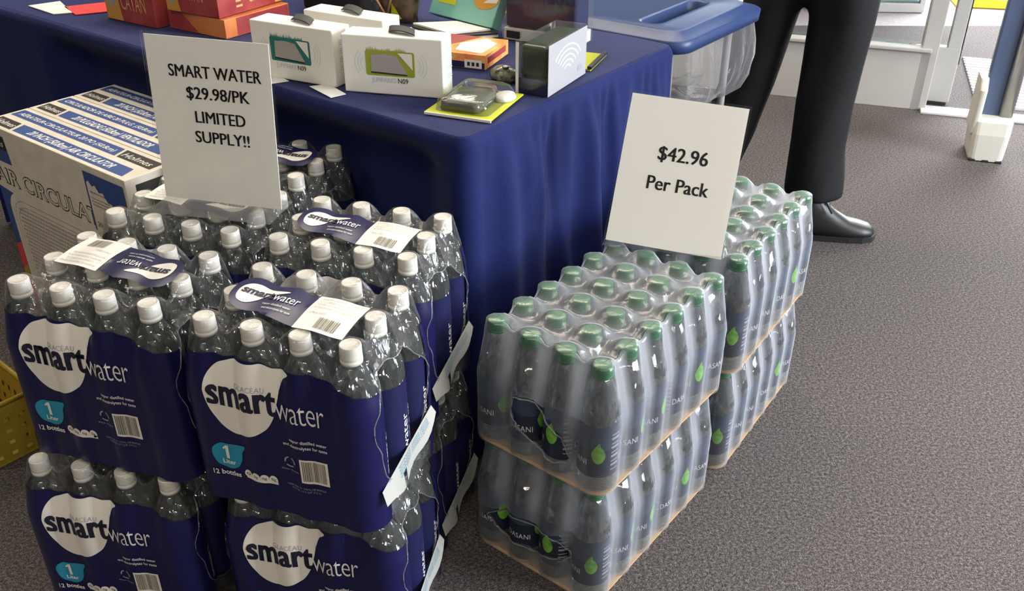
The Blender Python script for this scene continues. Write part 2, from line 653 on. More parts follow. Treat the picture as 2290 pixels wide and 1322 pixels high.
table = thing('folding_table', 'folding table hidden beneath the navy floor-length cloth', 'table', TW(-TL / 2, TD / 2, 0), TA)
box('tabletop', TL - .03, TD - .03, .03, (0, 0, ZT - .0215), M['table_top'], table, .004)
for sx in (-1, 1):
    for sy in (-1, 1):
        from_bm('leg', tube_bm([(sx * .72, sy * .22, 0), (sx * .72, sy * .22, ZT - .037)], .014), M['steel'], table, True)
    from_bm('crossbar', tube_bm([(sx * .72, -.22, .12), (sx * .72, .22, .12)], .010), M['steel'], table, True)


def cloth_mesh():
    r0 = .03
    Lx, Ly = TL - 2 * r0, TD - 2 * r0
    arc = PI / 2 * r0
    segs = []
    tot = 0
    for kind, L in (('f', Lx), ('a', arc), ('r', Ly), ('a', arc), ('b', Lx), ('a', arc), ('l', Ly), ('a', arc)):
        segs.append((kind, tot, L))
        tot += L
    # rectangle runs x: -TL..0, y: 0..TD ; front is y = 0
    cs = [(-r0, r0), (-r0, TD - r0), (-TL + r0, TD - r0), (-TL + r0, r0)]

    def at(p):
        p %= tot
        ci = 0
        for i, (k, a, L) in enumerate(segs):
            if p < a + L or i == 7:
                u = p - a
                if k == 'f':
                    return (-TL + r0 + u, r0), -PI / 2, k, u
                if k == 'r':
                    return (-r0, r0 + u), 0, k, u
                if k == 'b':
                    return (-r0 - u, TD - r0), PI / 2, k, u
                if k == 'l':
                    return (-TL + r0, TD - r0 - u), PI, k, u
                j = (i - 1) // 2
                return cs[j], -PI / 2 + j * PI / 2 + u / r0, k, u
    P = []
    for (k, a, L) in segs:
        n = {'f': 110, 'b': 60, 'r': 130, 'l': 60, 'a': 10}[k]
        P += [a + L * i / n for i in range(n)]
    zs = [0, .004, .010, .018, .03, .045, .065, .09, .12, .16, .20, .25, .30, .36, .42, .48, .54, .60, .65, .675]
    V, F = [], []
    n = len(P)
    R2 = random.Random(3)
    ph = [R2.uniform(0, 6.28) for _ in range(12)]
    for zi, dz in enumerate(zs):
        t = dz / .675
        for p in P:
            (bx_, by), an, k, u = at(p)
            if zi == 0:
                off, z = r0 - .010, ZT
            else:
                off = r0 - .010 + .010 * math.sin(min(dz / .018, 1) * PI / 2)
                z = ZT - max(0, dz)
            if dz > .01:
                g = smooth01((dz - .01) / .10)
                fold = 0
                if k == 'r' or k == 'a':
                    q = u / (TD - 2 * r0) if k == 'r' else (0 if bx_ > -.1 and by < .1 else 1)
                    fade = math.sin(PI * min(max(q, 0), 1)) ** .5 if k == 'r' else 0
                    fine = .0042 * math.sin(u * 150 + ph[0] + 2 * math.sin(u * 31)) * smooth01((dz - .01) / .03) * (1 - .75 * smooth01(dz / .35)) * (.35 + .65 * q)
                    big = .017 * math.sin(u * 34 + ph[1] + 1.4 * math.sin(u * 13 + dz * 2.2)) + .010 * math.sin(u * 67 + ph[2] + dz * 3)
                    fold = fade * (fine + 1.35 * big * g * (.35 + .65 * t)) + .040 * t * fade + .012 * g * t
                    diag = math.exp(-((u - .12 - .26 * t) / .035) ** 2) * .012 * g * fade
                    fold += diag
                elif k == 'f':
                    x = bx_
                    q = u / Lx
                    fade = smooth01(min(q, 1 - q) / .05)
                    fold = fade * g * (.006 * math.sin(u * 19 + ph[3]) + .003 * math.sin(u * 43 + ph[4] + dz * 3)) * t
                    # pushed in behind the stacked packs
                    push = smooth01((x + 1.36) / .12) * smooth01((-.02 - x) / .15) * smooth01((dz - .015) / .075)
                    fold -= .074 * push
                else:
                    fold = g * t * (.012 * math.sin(u * 30 + ph[5]) + .015)
                off += fold
            else:
                z -= .0008 * (1 + math.sin(p * 23))
            V.append((bx_ + math.cos(an) * off, by + math.sin(an) * off, z))
    for i in range(len(zs) - 1):
        for j in range(n):
            j2 = (j + 1) % n
            F.append((i * n + j, (i + 1) * n + j, (i + 1) * n + j2, i * n + j2))
    # table top
    F.append(tuple(range(n)))
    me = bpy.data.meshes.new('tablecloth')
    me.from_pydata(V, [], F)
    me.materials.append(M['cloth'])
    me.polygons.foreach_set('use_smooth', [len(p.vertices) == 4 for p in me.polygons])
    return me


cl = new_obj('tablecloth', cloth_mesh(), None, TW(0, 0, 0), (0, 0, TA))
tag(cl, 'navy blue floor-length tablecloth with hanging pleats on the sale table', 'tablecloth')


# ------------------------------------------------------------------ shrink-wrapped bottle packs
class Pack:
    """perimeter of a pack of nx x ny bottles; bottle (0,0) at the origin, front is y = 0"""

    def __init__(s, nx, ny, d, rho, H, prof, cap_r, k_body, k_top, sag):
        s.nx, s.ny, s.d, s.rho, s.H, s.prof, s.cap_r, s.k0, s.k1, s.sag = nx, ny, d, rho, H, prof, cap_r, k_body, k_top, sag
        s.Lx, s.Ly = (nx - 1) * d, (ny - 1) * d
        s.arc = PI / 2 * rho
        s.L = [s.Lx, s.arc, s.Ly, s.arc, s.Lx, s.arc, s.Ly, s.arc]
        s.tot = sum(s.L)

    def at(s, p):
        p %= s.tot
        for i, L in enumerate(s.L):
            if p < L or i == 7:
                break
            p -= L
        d = s.d
        dl = abs((p / d + .5) % 1 - .5) * d
        if i == 0:
            return p, 0, -PI / 2, dl
        if i == 2:
            return s.Lx, p, 0, dl
        if i == 4:
            return s.Lx - p, s.Ly, PI / 2, dl
        if i == 6:
            return 0, s.Ly - p, PI, dl
        cx, cy = ((s.Lx, 0), (s.Lx, s.Ly), (0, s.Ly), (0, 0))[i // 2]
        return cx, cy, -PI / 2 + (i // 2) * PI / 2 + p / s.rho, 0

    def Rf(s, z):
        pr = s.prof
        for (z0, r0), (z1, r1) in zip(pr, pr[1:]):
            if z <= z1:
                return r0 + (r1 - r0) * (z - z0) / (z1 - z0)
        return pr[-1][1]

    def pos(s, p, z, off=0, rho=None):
        bx_, by, an, dl = s.at(p)
        R = s.Rf(z) if rho is None else rho
        zb = s.prof[1][0]
        k = s.k0 + (s.k1 - s.k0) * smooth01((z - zb * .75) / (s.H - zb * .75))
        loc = math.sqrt(max(R * R - dl * dl, 0))
        web = max(R - k, 0)
        a = .003
        h = min(max(.5 + .5 * (loc - web) / a, 0), 1)
        o = web * (1 - h) + loc * h + a * h * (1 - h) * .5
        zz = z - s.sag * s.g(dl) * smooth01((z - s.H * .72) / (s.H * .28)) ** 2
        o += off
        return (bx_ + math.cos(an) * o, by + math.sin(an) * o, zz)

    def g(s, r):
        return smooth01((r - s.cap_r) / (s.d * .5 - s.cap_r) * .9)

    def film(s, m=8, zs=None, hole=None, wob=.0, seed=1):
        P = []
        acc = 0
        for i, L in enumerate(s.L):
            n = m * ((s.nx, s.ny)[(i // 2) % 2] - 1) if i % 2 == 0 else 7
            P += [acc + L * k / n for k in range(n)]
            acc += L
        R2 = random.Random(seed)
        V, F = [], []
        n = len(P)
        rows = [(z, None) for z in zs] + [(s.H + .0006, s.cap_r * .85), (s.H + .0008, 0)]
        PZ = []
        s.web = []
        for (z, rho) in rows:
            for p in P:
                q = s.pos(p, z, .0006, rho)
                if wob and rho is None and .01 < z < s.H * .95:
                    q = (q[0] + R2.uniform(-wob, wob), q[1] + R2.uniform(-wob, wob), q[2])
                V.append(q)
                PZ.append((p, z))
                dl = s.at(p)[3]
                s.web.append(smooth01((dl / (s.d * .5) - .35) / .5) * (.35 + .65 * smooth01((z / s.H - .35) / .3)))
        # pull vertices on to the rim of each torn opening
        inside = [False] * len(V)
        for (pc, zc, ra, rb, tilt) in (hole or []):
            for i, (p, z) in enumerate(PZ):
                dx, dzz = p - pc, z - zc
                c_, s_ = math.cos(tilt), math.sin(tilt)
                ex, ez = (dx * c_ + dzz * s_) / ra, (-dx * s_ + dzz * c_) / rb
                a = math.atan2(ez, ex)
                rr = math.hypot(ex, ez) / (1 + .05 * math.sin(3 * a + 1) + .04 * math.sin(7 * a))
                if rr < .88:
                    inside[i] = True
                elif rr < 1.22:
                    f = 1.0 / rr
                    x2, z2 = ex * f * ra, ez * f * rb
                    nx_, nz_ = x2 * c_ - z2 * s_, x2 * s_ + z2 * c_
                    zz = max(nz_ + zc, .002)
                    V[i] = s.pos(pc + nx_, zz, .0012 + .003 * abs(math.sin(9 * a)) * (rr < 1.1))
        for i in range(len(rows) - 1):
            for j in range(n):
                j2 = (j + 1) % n
                f = (i * n + j, i * n + j2, (i + 1) * n + j2, (i + 1) * n + j)
                if not any(inside[k] for k in f):
                    F.append(f)
        # rolled rims of the openings
        s.rims = []
        for (pc, zc, ra, rb, tilt) in (hole or []):
            path = []
            for k in range(61):
                a = 2 * PI * k / 60
                rr = 1 + .05 * math.sin(3 * a + 1) + .04 * math.sin(7 * a)
                x2, z2 = ra * rr * math.cos(a), rb * rr * math.sin(a)
                c_, s_ = math.cos(tilt), math.sin(tilt)
                path.append(s.pos(pc + x2 * c_ - z2 * s_, max(x2 * s_ + z2 * c_ + zc, .002), .0016 + .0025 * abs(math.sin(9 * a))))
            s.rims.append(path)
        # top sheet
        gx, gy = m * (s.nx - 1), m * (s.ny - 1)
        o0 = len(V)
        for j in range(gy + 1):
            for i in range(gx + 1):
                x, y = s.Lx * i / gx, s.Ly * j / gy
                dx = abs((x / s.d + .5) % 1 - .5) * s.d
                dy = abs((y / s.d + .5) % 1 - .5) * s.d
                edge = i in (0, gx) or j in (0, gy)
                r = math.hypot(dx, dy)
                z = s.H + .0008 - s.sag * s.g(min(r, s.d * .5))
                if r > s.d * .5:
                    z -= s.sag * .25 * (r / (s.d * .5) - 1)
                V.append((x, y, z))
                s.web.append(.36 * smooth01((r - s.cap_r * .9) / (s.d * .25)))
        for j in range(gy):
            for i in range(gx):
                a = o0 + j * (gx + 1) + i
                F.append((a, a + 1, a + gx + 2, a + gx + 1))
        return V, F


# ---- large clear bottle, 12-pack
SH, SS = .2960, .0737
UPZ = SH + .0052
BK = .990
bigP = Pack(4, 3, SS, .0374, SH, [(0, .0374), (.200, .0374), (.268, .0235), (SH, .0160)], .0156, .004, .009, .022)


def make_big_bottle():
    pr = [(.002, .003), (.026, .001), (.033, .004), (.0352, .012), (.0355, .04), (.0349, .044), (.0355, .048), (.0355, .20), (.0350, .212), (.0330, .226), (.0290, .240),
          (.0238, .251), (.0190, .260), (.0155, .267), (.0132, .2715), (.0125, .274), (.0125, .282), (.004, .2825)]
    b_ = mesh('bottle', *lathe([(r_, z_ * BK) for r_, z_ in pr], 28), M['water_big'], smooth=True)
    # ribbed screw cap with tamper ring
    rings = []
    n = 48
    for (r, z, rib) in ((.0125, .2712, 0), (.0150, .2716, 0), (.0153, .2766, 0), (.0143, .2774, 0), (.0142, .2784, 0), (.0151, .2794, 1), (.0150, .2835, 1), (.0146, .2842, 0), (.0146, .2850, 0), (.0150, .2858, 1), (.0147, .2968, 1), (.0142, .2984, 0),
                        (.0134, .2988, 0), (.0122, .2980, 0), (.0060, .2976, 0), (.001, .2976, 0)):
        rings.append([((r - (.0006 if rib and k % 2 else 0)) * math.cos(2 * PI * k / n), (r - (.0006 if rib and k % 2 else 0)) * math.sin(2 * PI * k / n), z * BK) for k in range(n)])
    V, F = loft(rings)
    mesh('cap', V, F, M['cap_white'], b_, smooth=True)
    # label with upright lettering (flat print) at angle 0 = facing -y
    R = .0359
    n = 36
    V, F, idx = [], [], []
    for z in (.030, .195):
        for k in range(n):
            a = 2 * PI * k / n
            V.append((R * math.cos(a), R * math.sin(a), z))
    for k in range(n):
        F.append((k, (k + 1) % n, n + (k + 1) % n, n + k))
        idx.append(0)

    def ontoc(x, z):
        a = -PI / 2 + x / R
        return ((R + .0004) * math.cos(a), (R + .0004) * math.sin(a), z)
    for (body, w_, x_, off, h) in (('smart', .072, .012, .020, .017), ('water', .066, -.010, 0, .013)):
        tb = text_fit(body, 0, w_, 0, h=h, offset=off)
        for v in tb.verts:          # turn the word upright
            v.co = Vector((x_ - v.co.z, 0, .075 + v.co.x))
        slice_bm(tb, .004, .02)
        wrap(tb, ontoc)
        o0 = len(V)
        tb.verts.index_update()
        V += [tuple(v.co) for v in tb.verts]
        for f in tb.faces:
            F.append(tuple(o0 + v.index for v in f.verts))
            idx.append(1)
        tb.free()
    mesh('label', V, F, [M['navy_label'], M['white_ink']], b_, smooth=True, idx=idx)
    return b_


big_bottle = make_big_bottle()
big_film = None


def front_map(off):
    def f(x, z):
        return bigP.pos(x, z, off)
    return f


def band_top(x):
    pts = [(-.11, .235), (-.06, .250), (-.02, .252), (.06, .255), (.13, .250), (.183, .249), (.22, .238), (.245, .230), (.28, .224), (.33, .205)]
    for (x0, z0), (x1, z1) in zip(pts, pts[1:]):
        if x <= x1:
            return z0 + (z1 - z0) * smooth01((x - x0) / (x1 - x0))
    return pts[-1][1]


def make_big_pack():
    root = thing('water_bottle_pack', 'x', 'bottle pack')
    R2 = random.Random(11)
    first = True
    for j in range(3):
        for i in range(4):
            b_ = big_bottle if first else copy_tree(big_bottle)
            first = False
            b_.parent = root
            b_.location = (i * SS, j * SS, 0)
            rz = R2.uniform(0, 6.28)
            if i == 3:
                rz = PI / 2 + R2.uniform(-.2, .5)
            b_.rotation_euler = (0, 0, rz)
    zs = [.001, .012, .03, .05, .07, .09, .11, .13, .15, .17, .19, .205, .22, .235, .25, .262, .274, .283, .290, .295]
    # bull's-eye openings in both short sides
    pr_ = bigP.Lx + bigP.arc + bigP.Ly * .42
    pl_ = bigP.tot - bigP.arc - bigP.Ly * .42
    V, F = bigP.film(9, zs, [(pr_, .150, .082, .098, 0), (pl_, .150, .082, .098, 0)], .0006, 5)
    o = mesh('shrink_film', V, F, M['film_clear'], root, smooth=True)
    o.data.attributes.new('web', 'FLOAT', 'POINT').data.foreach_set('value', bigP.web)
    for path in bigP.rims[:1]:
        from_bm('film_edge', tube_bm(path, .0007, 6), M['film_edge'], root, True)['label'] = 'rolled edge of the side opening'
    # printed sleeve over the front (and a plain one over the back)
    V, F = [], []
    x0, x1, nx_, nz_ = -.085, bigP.Lx + .062, 76, 16
    for j in range(nz_ + 1):
        for i in range(nx_ + 1):
            x = x0 + (x1 - x0) * i / nx_
            z = .0015 + (band_top(x) - .0015) * j / nz_
            V.append(bigP.pos(x, z, .0016))
    for j in range(nz_):
        for i in range(nx_):
            a = j * (nx_ + 1) + i
            F.append((a, a + 1, a + nx_ + 2, a + nx_ + 1))
    band = mesh('printed_sleeve', V, F, M['navy'], root, smooth=True)
    V, F = [], []
    xb = bigP.Lx + bigP.arc + bigP.Ly + bigP.arc
    for j in range(9):
        for i in range(41):
            x = xb - .06 + (bigP.Lx + .12) * i / 40
            V.append(bigP.pos(x, .0015 + .24 * j / 8, .0016))
    for j in range(8):
        for i in range(40):
            a = j * 41 + i
            F.append((a, a + 1, a + 42, a + 41))
    mesh('printed_sleeve', V, F, M['navy'], root, smooth=True)

    def prt(name, bm, m, off, dx=.006, dz=.012, par=band, lab=None):
        slice_bm(bm, dx, dz)
        wrap(bm, front_map(off))
        o = from_bm(name, bm, m, par, True)
        if lab:
            o['label'] = lab
        return o
    drop = catmull([(.006, .200), (.013, .225), (.030, .243), (.050, .2505), (.078, .250), (.105, .251), (.138, .2475), (.129, .236), (.1235, .220), (.119, .196), (.111, .172),
                    (.096, .149), (.072, .134), (.046, .131), (.025, .143), (.012, .166)], 6)
    prt('logo_drop', poly_bm(drop), M['cream_ink'], .0022, lab='off-white drop-shaped print')
    prt('lettering', text_fit('smart', .010, .1185, .1775, h=.0440, offset=.012, spacing=1.04, bold=.030), M['dark_ink'], .0028, lab='bold dark wordmark')
    prt('lettering', text_fit('water', .1165, .1905, .1745, h=.0400, offset=-.010, spacing=.92), M['white_ink'], .0030, lab='thin white wordmark')
    prt('lettering', text_fit('GLACÉAU', .054, .100, .2095, h=.0075, spacing=1.05), M['grey_ink'], .0028, lab='small grey line of lettering')
    badge = catmull([(.0025, .085), (.004, .098), (.014, .1065), (.028, .1075), (.055, .109), (.0505, .096), (.048, .082), (.040, .068), (.026, .0625), (.010, .069)], 5)
    prt('badge', poly_bm(badge), M['teal_ink'], .0022, lab='teal drop badge')
    one = poly_bm([(.0235, .081), (.0285, .081), (.0285, .1045), (.0245, .1045), (.0185, .099), (.0195, .0965), (.0235, .099)])
    prt('lettering', join_bm(one, text_fit('Liter', .0165, .0375, .0715, offset=.02), text_fit('12 bottles', -.001, .043, .0505, offset=.02, h=.0085),
        text_fit('vapor distilled water', .133, .190, .142, h=.0052, offset=.01), text_fit('and electrolytes for taste', .122, .190, .1325, h=.0052, offset=.01)),
        M['white_ink'], .0030, lab='small white lettering')
    # four little nutrition tabs
    tabs = bmesh.new()
    for k in range(4):
        cx = .056 + k * .0135
        poly_bm([(cx + .0068 * math.cos(2 * PI * q / 14), .0595 + (.0078 if math.sin(2 * PI * q / 14) > 0 else .0062) * math.sin(2 * PI * q / 14)) for q in range(14)], tabs)
    rect_bm(.052, .103, .052, .058, tabs)
    prt('nutrition_tabs', tabs, M['cream_ink'], .0022, lab='row of four white tabs')
    prt('lettering', join_bm(*[text_fit(t_, .0525 + k * .0135, .0595 + k * .0135, .0585, h=.0045) for k, t_ in enumerate(('0', '0g', '0g', '0g'))]), M['dark_ink'], .0028)
    prt('barcode', rect_bm(.1455, .1875, .0715, .1135), M['cream_ink'], .0022, lab='white barcode panel')
    bars = bmesh.new()
    x = .149
    R3 = random.Random(5)
    while x < .184:
        wd = R3.choice((.0006, .001, .0016))
        rect_bm(x, x + wd, .0755, .111, bars)
        x += wd + R3.choice((.0006, .0011))
    prt('barcode_bars', bars, M['olive_ink'], .0028, .05, .02)
    rec = bmesh.new()
    for k in range(3):
        a0 = PI / 2 + k * 2 * PI / 3 + .25
        pts_o = [(.129 + .0092 * math.cos(a0 + 1.5 * q / 5), .103 + .0092 * math.sin(a0 + 1.5 * q / 5)) for q in range(6)]
        pts_i = [(.129 + .0068 * math.cos(a0 + 1.5 * q / 5), .103 + .0068 * math.sin(a0 + 1.5 * q / 5)) for q in range(5, -1, -1)]
        poly_bm(pts_o + pts_i, rec)
    prt('lettering', join_bm(rec, text_fit('please recycle', .114, .142, .0875, h=.0030), text_fit('CONTAINS 12 - 33.8 FL OZ BOTTLES', .120, .181, .0600, h=.0030),
        text_fit('TOTAL 12.7 QT (12 L)', .126, .172, .0545, h=.0030)), M['grey_ink'], .0030, lab='small grey recycling mark and lines')
    # carry strip lying over the middle row of caps
    def zt(x, y):
        return SH + .0030 - .0035 * smooth01(abs(y - SS * .75) / .06) + .0012 * math.sin(x * 85 + .5)

    def top_map(off):
        return lambda x, y: (x, y + .004 - .09 * (x - .1), zt(x, y) + off)
    blue = catmull([(.000, .076), (.006, .040), (.030, .020), (.060, .022), (.090, .016)], 6, False) + catmull([(.128, .012), (.128, .092)], 8, False) + \
        catmull([(.090, .100), (.060, .094), (.030, .102), (.008, .096), (.000, .078)], 6, False)
    bmx = slice_bm(poly_bm(blue), .008, .008)
    wrap(bmx, top_map(.0003))
    strip = from_bm('carry_strip', bmx, M['navy'], root, True)

    def prs(name, bm, m, off, lab=None, dx=.008, dz=.012):
        slice_bm(bm, dx, dz)
        wrap(bm, top_map(off))
        o = from_bm(name, bm, m, strip, True)
        if lab:
            o['label'] = lab
    dr2 = catmull([(.012, .062), (.018, .040), (.034, .034), (.050, .045), (.062, .062), (.086, .080), (.058, .078), (.034, .084), (.018, .078)], 5)
    prs('logo_drop', poly_bm(dr2), M['cream_ink'], .0010, 'off-white drop on the strip')
    prs('lettering', text_fit('smart', .017, .070, .055, h=.017, offset=.016, bold=.028), M['dark_ink'], .0016, 'bold dark wordmark')
    prs('lettering', join_bm(text_fit('water', .070, .112, .053, h=.018, offset=.0), text_fit('vapor distilled water', .062, .108, .040, h=.0045),
        text_fit('and electrolytes for taste', .066, .112, .031, h=.0045)), M['white_ink'], .0016, 'thin white wordmark')
    bmx = slice_bm(rect_bm(.1285, .2075, .010, .094), .008, .008)
    wrap(bmx, top_map(.0012))
    lab_ = from_bm('paper_label', bmx, M['cream_ink'], root, True)
    lab_['label'] = 'white barcode label on the strip'
    bars = bmesh.new()
    x = .158
    while x < .190:
        wd = R3.choice((.001, .0016, .0024))
        rect_bm(x, x + wd, .016, .040, bars)
        x += wd + R3.choice((.001, .0016))
    wrap(bars, top_map(.0022))
    from_bm('barcode_bars', bars, M['olive_ink'], lab_)
    lines = [text_fit(t_, .136, .136 + w_, y_, h=.0042) for t_, w_, y_ in (('PLEASE RECYCLE THE BOTTLES AND FILM', .066, .084), ('12 - 1 LITER BOTTLES (33.8 FL OZ)', .060, .076),
             ('CRV ME-VT-CT-MA-NY-HI-IA 5c OR 10c', .064, .068), ('BOTTLED IN A SAFE PLACE, KEEP COOL', .060, .060), ('0 786162 33800 5', .028, .046))]
    tb = slice_bm(join_bm(*lines), .008, .05)
    wrap(tb, top_map(.0022))
    from_bm('lettering', tb, M['grey_ink'], lab_)
    # loose white film flap at the foot of the right side
    V, F = [], []
    for j in range(5):
        for i in range(15):
            u, v = i / 14, j / 4
            y = -.020 + .175 * u
            out_ = .039 + .006 * v + .004 * math.sin(u * 9) * v
            z = .070 + .026 * u - v * (.050 - .060 * abs(u - .42)) + .004 * math.sin(u * 14) * v
            V.append((bigP.Lx + out_, y, z))
    for j in range(4):
        for i in range(14):
            a = j * 15 + i
            if not (5 <= i <= 5 and j >= 2):
                F.append((a, a + 1, a + 16, a + 15))
    fl = mesh('film_flap', V, F, M['flap'], root, smooth=True)
    fl['label'] = 'loose white printed flap at the side'
    tb = slice_bm(join_bm(*[text_fit('NOT FOR RESALE - CONTAINS 12 BOTTLES', 0, .10, -.0058 * k, h=.0035) for k in range(4)]), .008, .05)

    def flap_map(x, z):
        u = .30 + x / .175
        v = .18 - z / .05
        out_ = .0398 + .006 * v + .004 * math.sin(u * 9) * v
        return (bigP.Lx + out_, -.02 + .175 * u, .070 + .026 * u - v * (.050 - .060 * abs(u - .42)) + .004 * math.sin(u * 14) * v)
    wrap(tb, flap_map)
    from_bm('lettering', tb, M['teal_ink'], fl)
    return root


GB = 'packs of large water bottles with navy sleeves'
big_pack = make_big_pack()
places = [
    ('F', -.419, 1.077, -.323, UPZ, 0, 'front wrapped pack of white-capped bottles, upper, with whole navy sleeve facing the camera'),
    ('Fl', -.410, 1.077, -.211, 0, 0, 'lower pack of white-capped bottles under the front one, its sleeve cut by the frame'),
    ('L', -.717, 1.177, -.303, UPZ, 1, 'left upper pack of white-capped bottles with its carry strip turned upside down'),
    ('Ll', -.746, 1.136, -.192, 0, 0, 'leftmost lower pack of white-capped bottles beneath the upside down strip'),
    ('ML', -.662, 1.409, -.324, UPZ, 1, 'pack of white-capped bottles carrying the $29.98 price sign'),
    ('MLl', -.658, 1.412, -.320, 0, 0, 'lower pack of white-capped bottles beneath the one with the price sign'),
    ('MR', -.370, 1.316, -.306, UPZ, 0, 'upper pack of white-capped bottles against the front corner of the blue cloth'),
    ('MRl', -.366, 1.318, -.300, 0, 0, 'lower pack of white-capped bottles by the cloth corner, one dark bottle showing'),
    ('B', -.602, 1.628, -.312, UPZ, 1, 'shadowed upper pack of white-capped bottles behind the $29.98 price sign'),
    ('Bl', -.600, 1.634, -.312, 0, 0, 'lower pack of white-capped bottles in deep shadow behind the price sign'),
]
for i, (k, x, y, a, z, turn, lab) in enumerate(places):
    o = big_pack if i == 0 else copy_tree(big_pack)
    # where the strip faces the other way, only the strip and its label are turned
    o.location = (x, y, z)
    o.rotation_euler = (0, 0, a)
    tag(o, lab, 'bottle pack', GB)
    if k[0] in 'LB' or k[:2] == 'ML':       # no loose flap where the next pack stands tight against the side
        for ch in list(o.children):
            if ch.name.split('.')[0] == 'film_flap':
                for g_ in list(ch.children):
                    bpy.data.objects.remove(g_)
                bpy.data.objects.remove(ch)
    if turn:
        for ch in o.children:
            if ch.name.split('.')[0] in ('carry_strip', 'paper_label'):
                ch.location = (bigP.Lx + .0, bigP.Ly + .0, 0)
                ch.rotation_euler = (0, 0, PI)

# ---- small clear bottle with green cap, 24-pack
DH, DS = .2295, .0687
smP = Pack(4, 6, DS, .0340, DH, [(0, .0340), (.128, .0340), (.205, .0205), (DH, .0172)], .0168, .007, .012, .013)


def make_small_bottle():
    pr = [(.002, .003), (.024, .001), (.031, .004), (.0325, .012), (.0325, .034), (.0325, .132), (.0325, .136), (.0310, .150), (.0275, .168), (.0225, .186), (.0175, .199), (.0140, .206), (.0132, .212), (.004, .2125)]
    b_ = mesh('bottle', *lathe(pr, 24), M['water_small'], smooth=True)
    rings = []
    n = 40
    for (r, z, rib) in ((.0140, .2085, 0), (.0164, .2088, 0), (.0165, .2115, 0), (.0158, .2120, 0), (.0165, .2128, 1), (.0163, .2262, 1), (.0155, .2282, 0), (.0135, .2290, 0), (.001, .2291, 0)):
        rings.append([((r - (.0006 if rib and k % 2 else 0)) * math.cos(2 * PI * k / n), (r - (.0006 if rib and k % 2 else 0)) * math.sin(2 * PI * k / n), z) for k in range(n)])
    mesh('cap', *loft(rings), M['cap_green'], b_, smooth=True)
    R = .0330
    n = 32
    V, F, idx = [], [], []
    for z in (.034, .088, .132):
        for k in range(n):
            a = 2 * PI * k / n
            V.append((R * math.cos(a), R * math.sin(a), z))
    for r in range(2):
        for k in range(n):
            F.append((r * n + k, r * n + (k + 1) % n, (r + 1) * n + (k + 1) % n, (r + 1) * n + k))
            idx.append(r)

    def put(tb, mi, off=.0004):
        nonlocal V, F, idx
        slice_bm(tb, .004, .03)
        wrap(tb, lambda x, z: ((R + off) * math.cos(-PI / 2 + x / R), (R + off) * math.sin(-PI / 2 + x / R), z))
        o0 = len(V)
        tb.verts.index_update()
        V += [tuple(v.co) for v in tb.verts]
        for f in tb.faces:
            F.append(tuple(o0 + v.index for v in f.verts))
            idx.append(mi)
        tb.free()
    for c0 in (0, PI * R):
        put(text_fit('DASANI', c0 - .058, c0 - .014, .056, h=.011, offset=-.005, spacing=1.05), 2)
        put(poly_bm(catmull([(c0 + .006, .103), (c0 + .000, .095), (c0 - .006, .082), (c0 - .003, .068), (c0 + .004, .062), (c0 + .012, .066), (c0 + .016, .078), (c0 + .012, .090), (c0 + .008, .095)], 4)), 3)
    bars = bmesh.new()
    for k in range(9):
        rect_bm(.026, .042, .046 + k * .0085, .048 + k * .0085 + .002 * (k % 2), bars)
    put(bars, 4)
    mesh('label', V, F, [M['dasani_label'], M['dasani_label_top'], M['white_ink'], M['leaf'], M['grey_ink']], b_, smooth=True, idx=idx)
    return b_


small_bottle = make_small_bottle()


def make_small_pack(hole):
    root = thing('water_bottle_pack', 'x', 'bottle pack')
    R2 = random.Random(4)
    for j in range(6):
        for i in range(4):
            b_ = small_bottle if (not make_small_pack.used) else copy_tree(small_bottle)
            make_small_pack.used = True
            b_.parent = root
            b_.location = (i * DS, j * DS, .004)
            rz = R2.uniform(0, 6.28)
            if j == 0:
                rz = (.9, 1.25, -.15, .45)[i]
            b_.rotation_euler = (0, 0, rz)
    zs = [.0005, .012, .026, .04, .054, .068, .082, .096, .110, .124, .136, .148, .160, .172, .184, .195, .206, .214, .222, .228]
    old = smP.H
    V, F = smP.film(9, zs, hole, .0006, 9)
    V = [(a, b, c + .004 * smooth01(c / .02)) for (a, b, c) in V]
    o = mesh('shrink_film', V, F, M['film_milky'], root, smooth=True)
    o.data.attributes.new('web', 'FLOAT', 'POINT').data.foreach_set('value', smP.web)
    for path in smP.rims:
        from_bm('film_edge', tube_bm(path, .0013, 6), M['film_edge'], root, True)['label'] = 'crinkled edge of the torn film'
    # pad of tan card under the bottles
    rr = .032
    ring = []
    for k in range(32):
        a = 2 * PI * k / 32
        cx, cy = (smP.Lx if math.cos(a) > 0 else 0), (smP.Ly if math.sin(a) > 0 else 0)
        ring.append((cx + rr * math.cos(a), cy + rr * math.sin(a)))
    V, F = loft([[(x, y, .0005) for x, y in ring], [(x, y, .0038) for x, y in ring]])
    mesh('card_pad', V, F, M['pad'], root)
    return root


make_small_pack.used = False
GS = 'packs of small water bottles with green caps'
ZD = .2354
h1 = [(.112, .080, .066, .034, -.62)]
h2 = [(.095, .078, .088, .030, .06)]
for i, (x, y, a, z, hole, lab) in enumerate((
        (-.024, 1.280, -.676, ZD - .0005, h1, 'nearest upper pack of green-capped bottles with torn film at its front'),
        (-.026, 1.274, -.672, 0, h2, 'lower pack of green-capped bottles nearest the camera, standing on the carpet'),
        (.240, 1.604, -.597, ZD - .0005, None, 'upper pack of green-capped bottles behind the $42.96 sign, by the black shoe'),
        (.239, 1.603, -.600, 0, None, 'lower pack of green-capped bottles behind, beneath the one by the shoe'))):
    o = make_small_pack(hole)
    o.location = (x, y, z)
    o.rotation_euler = (0, 0, a)
    tag(o, lab, 'bottle pack', GS)


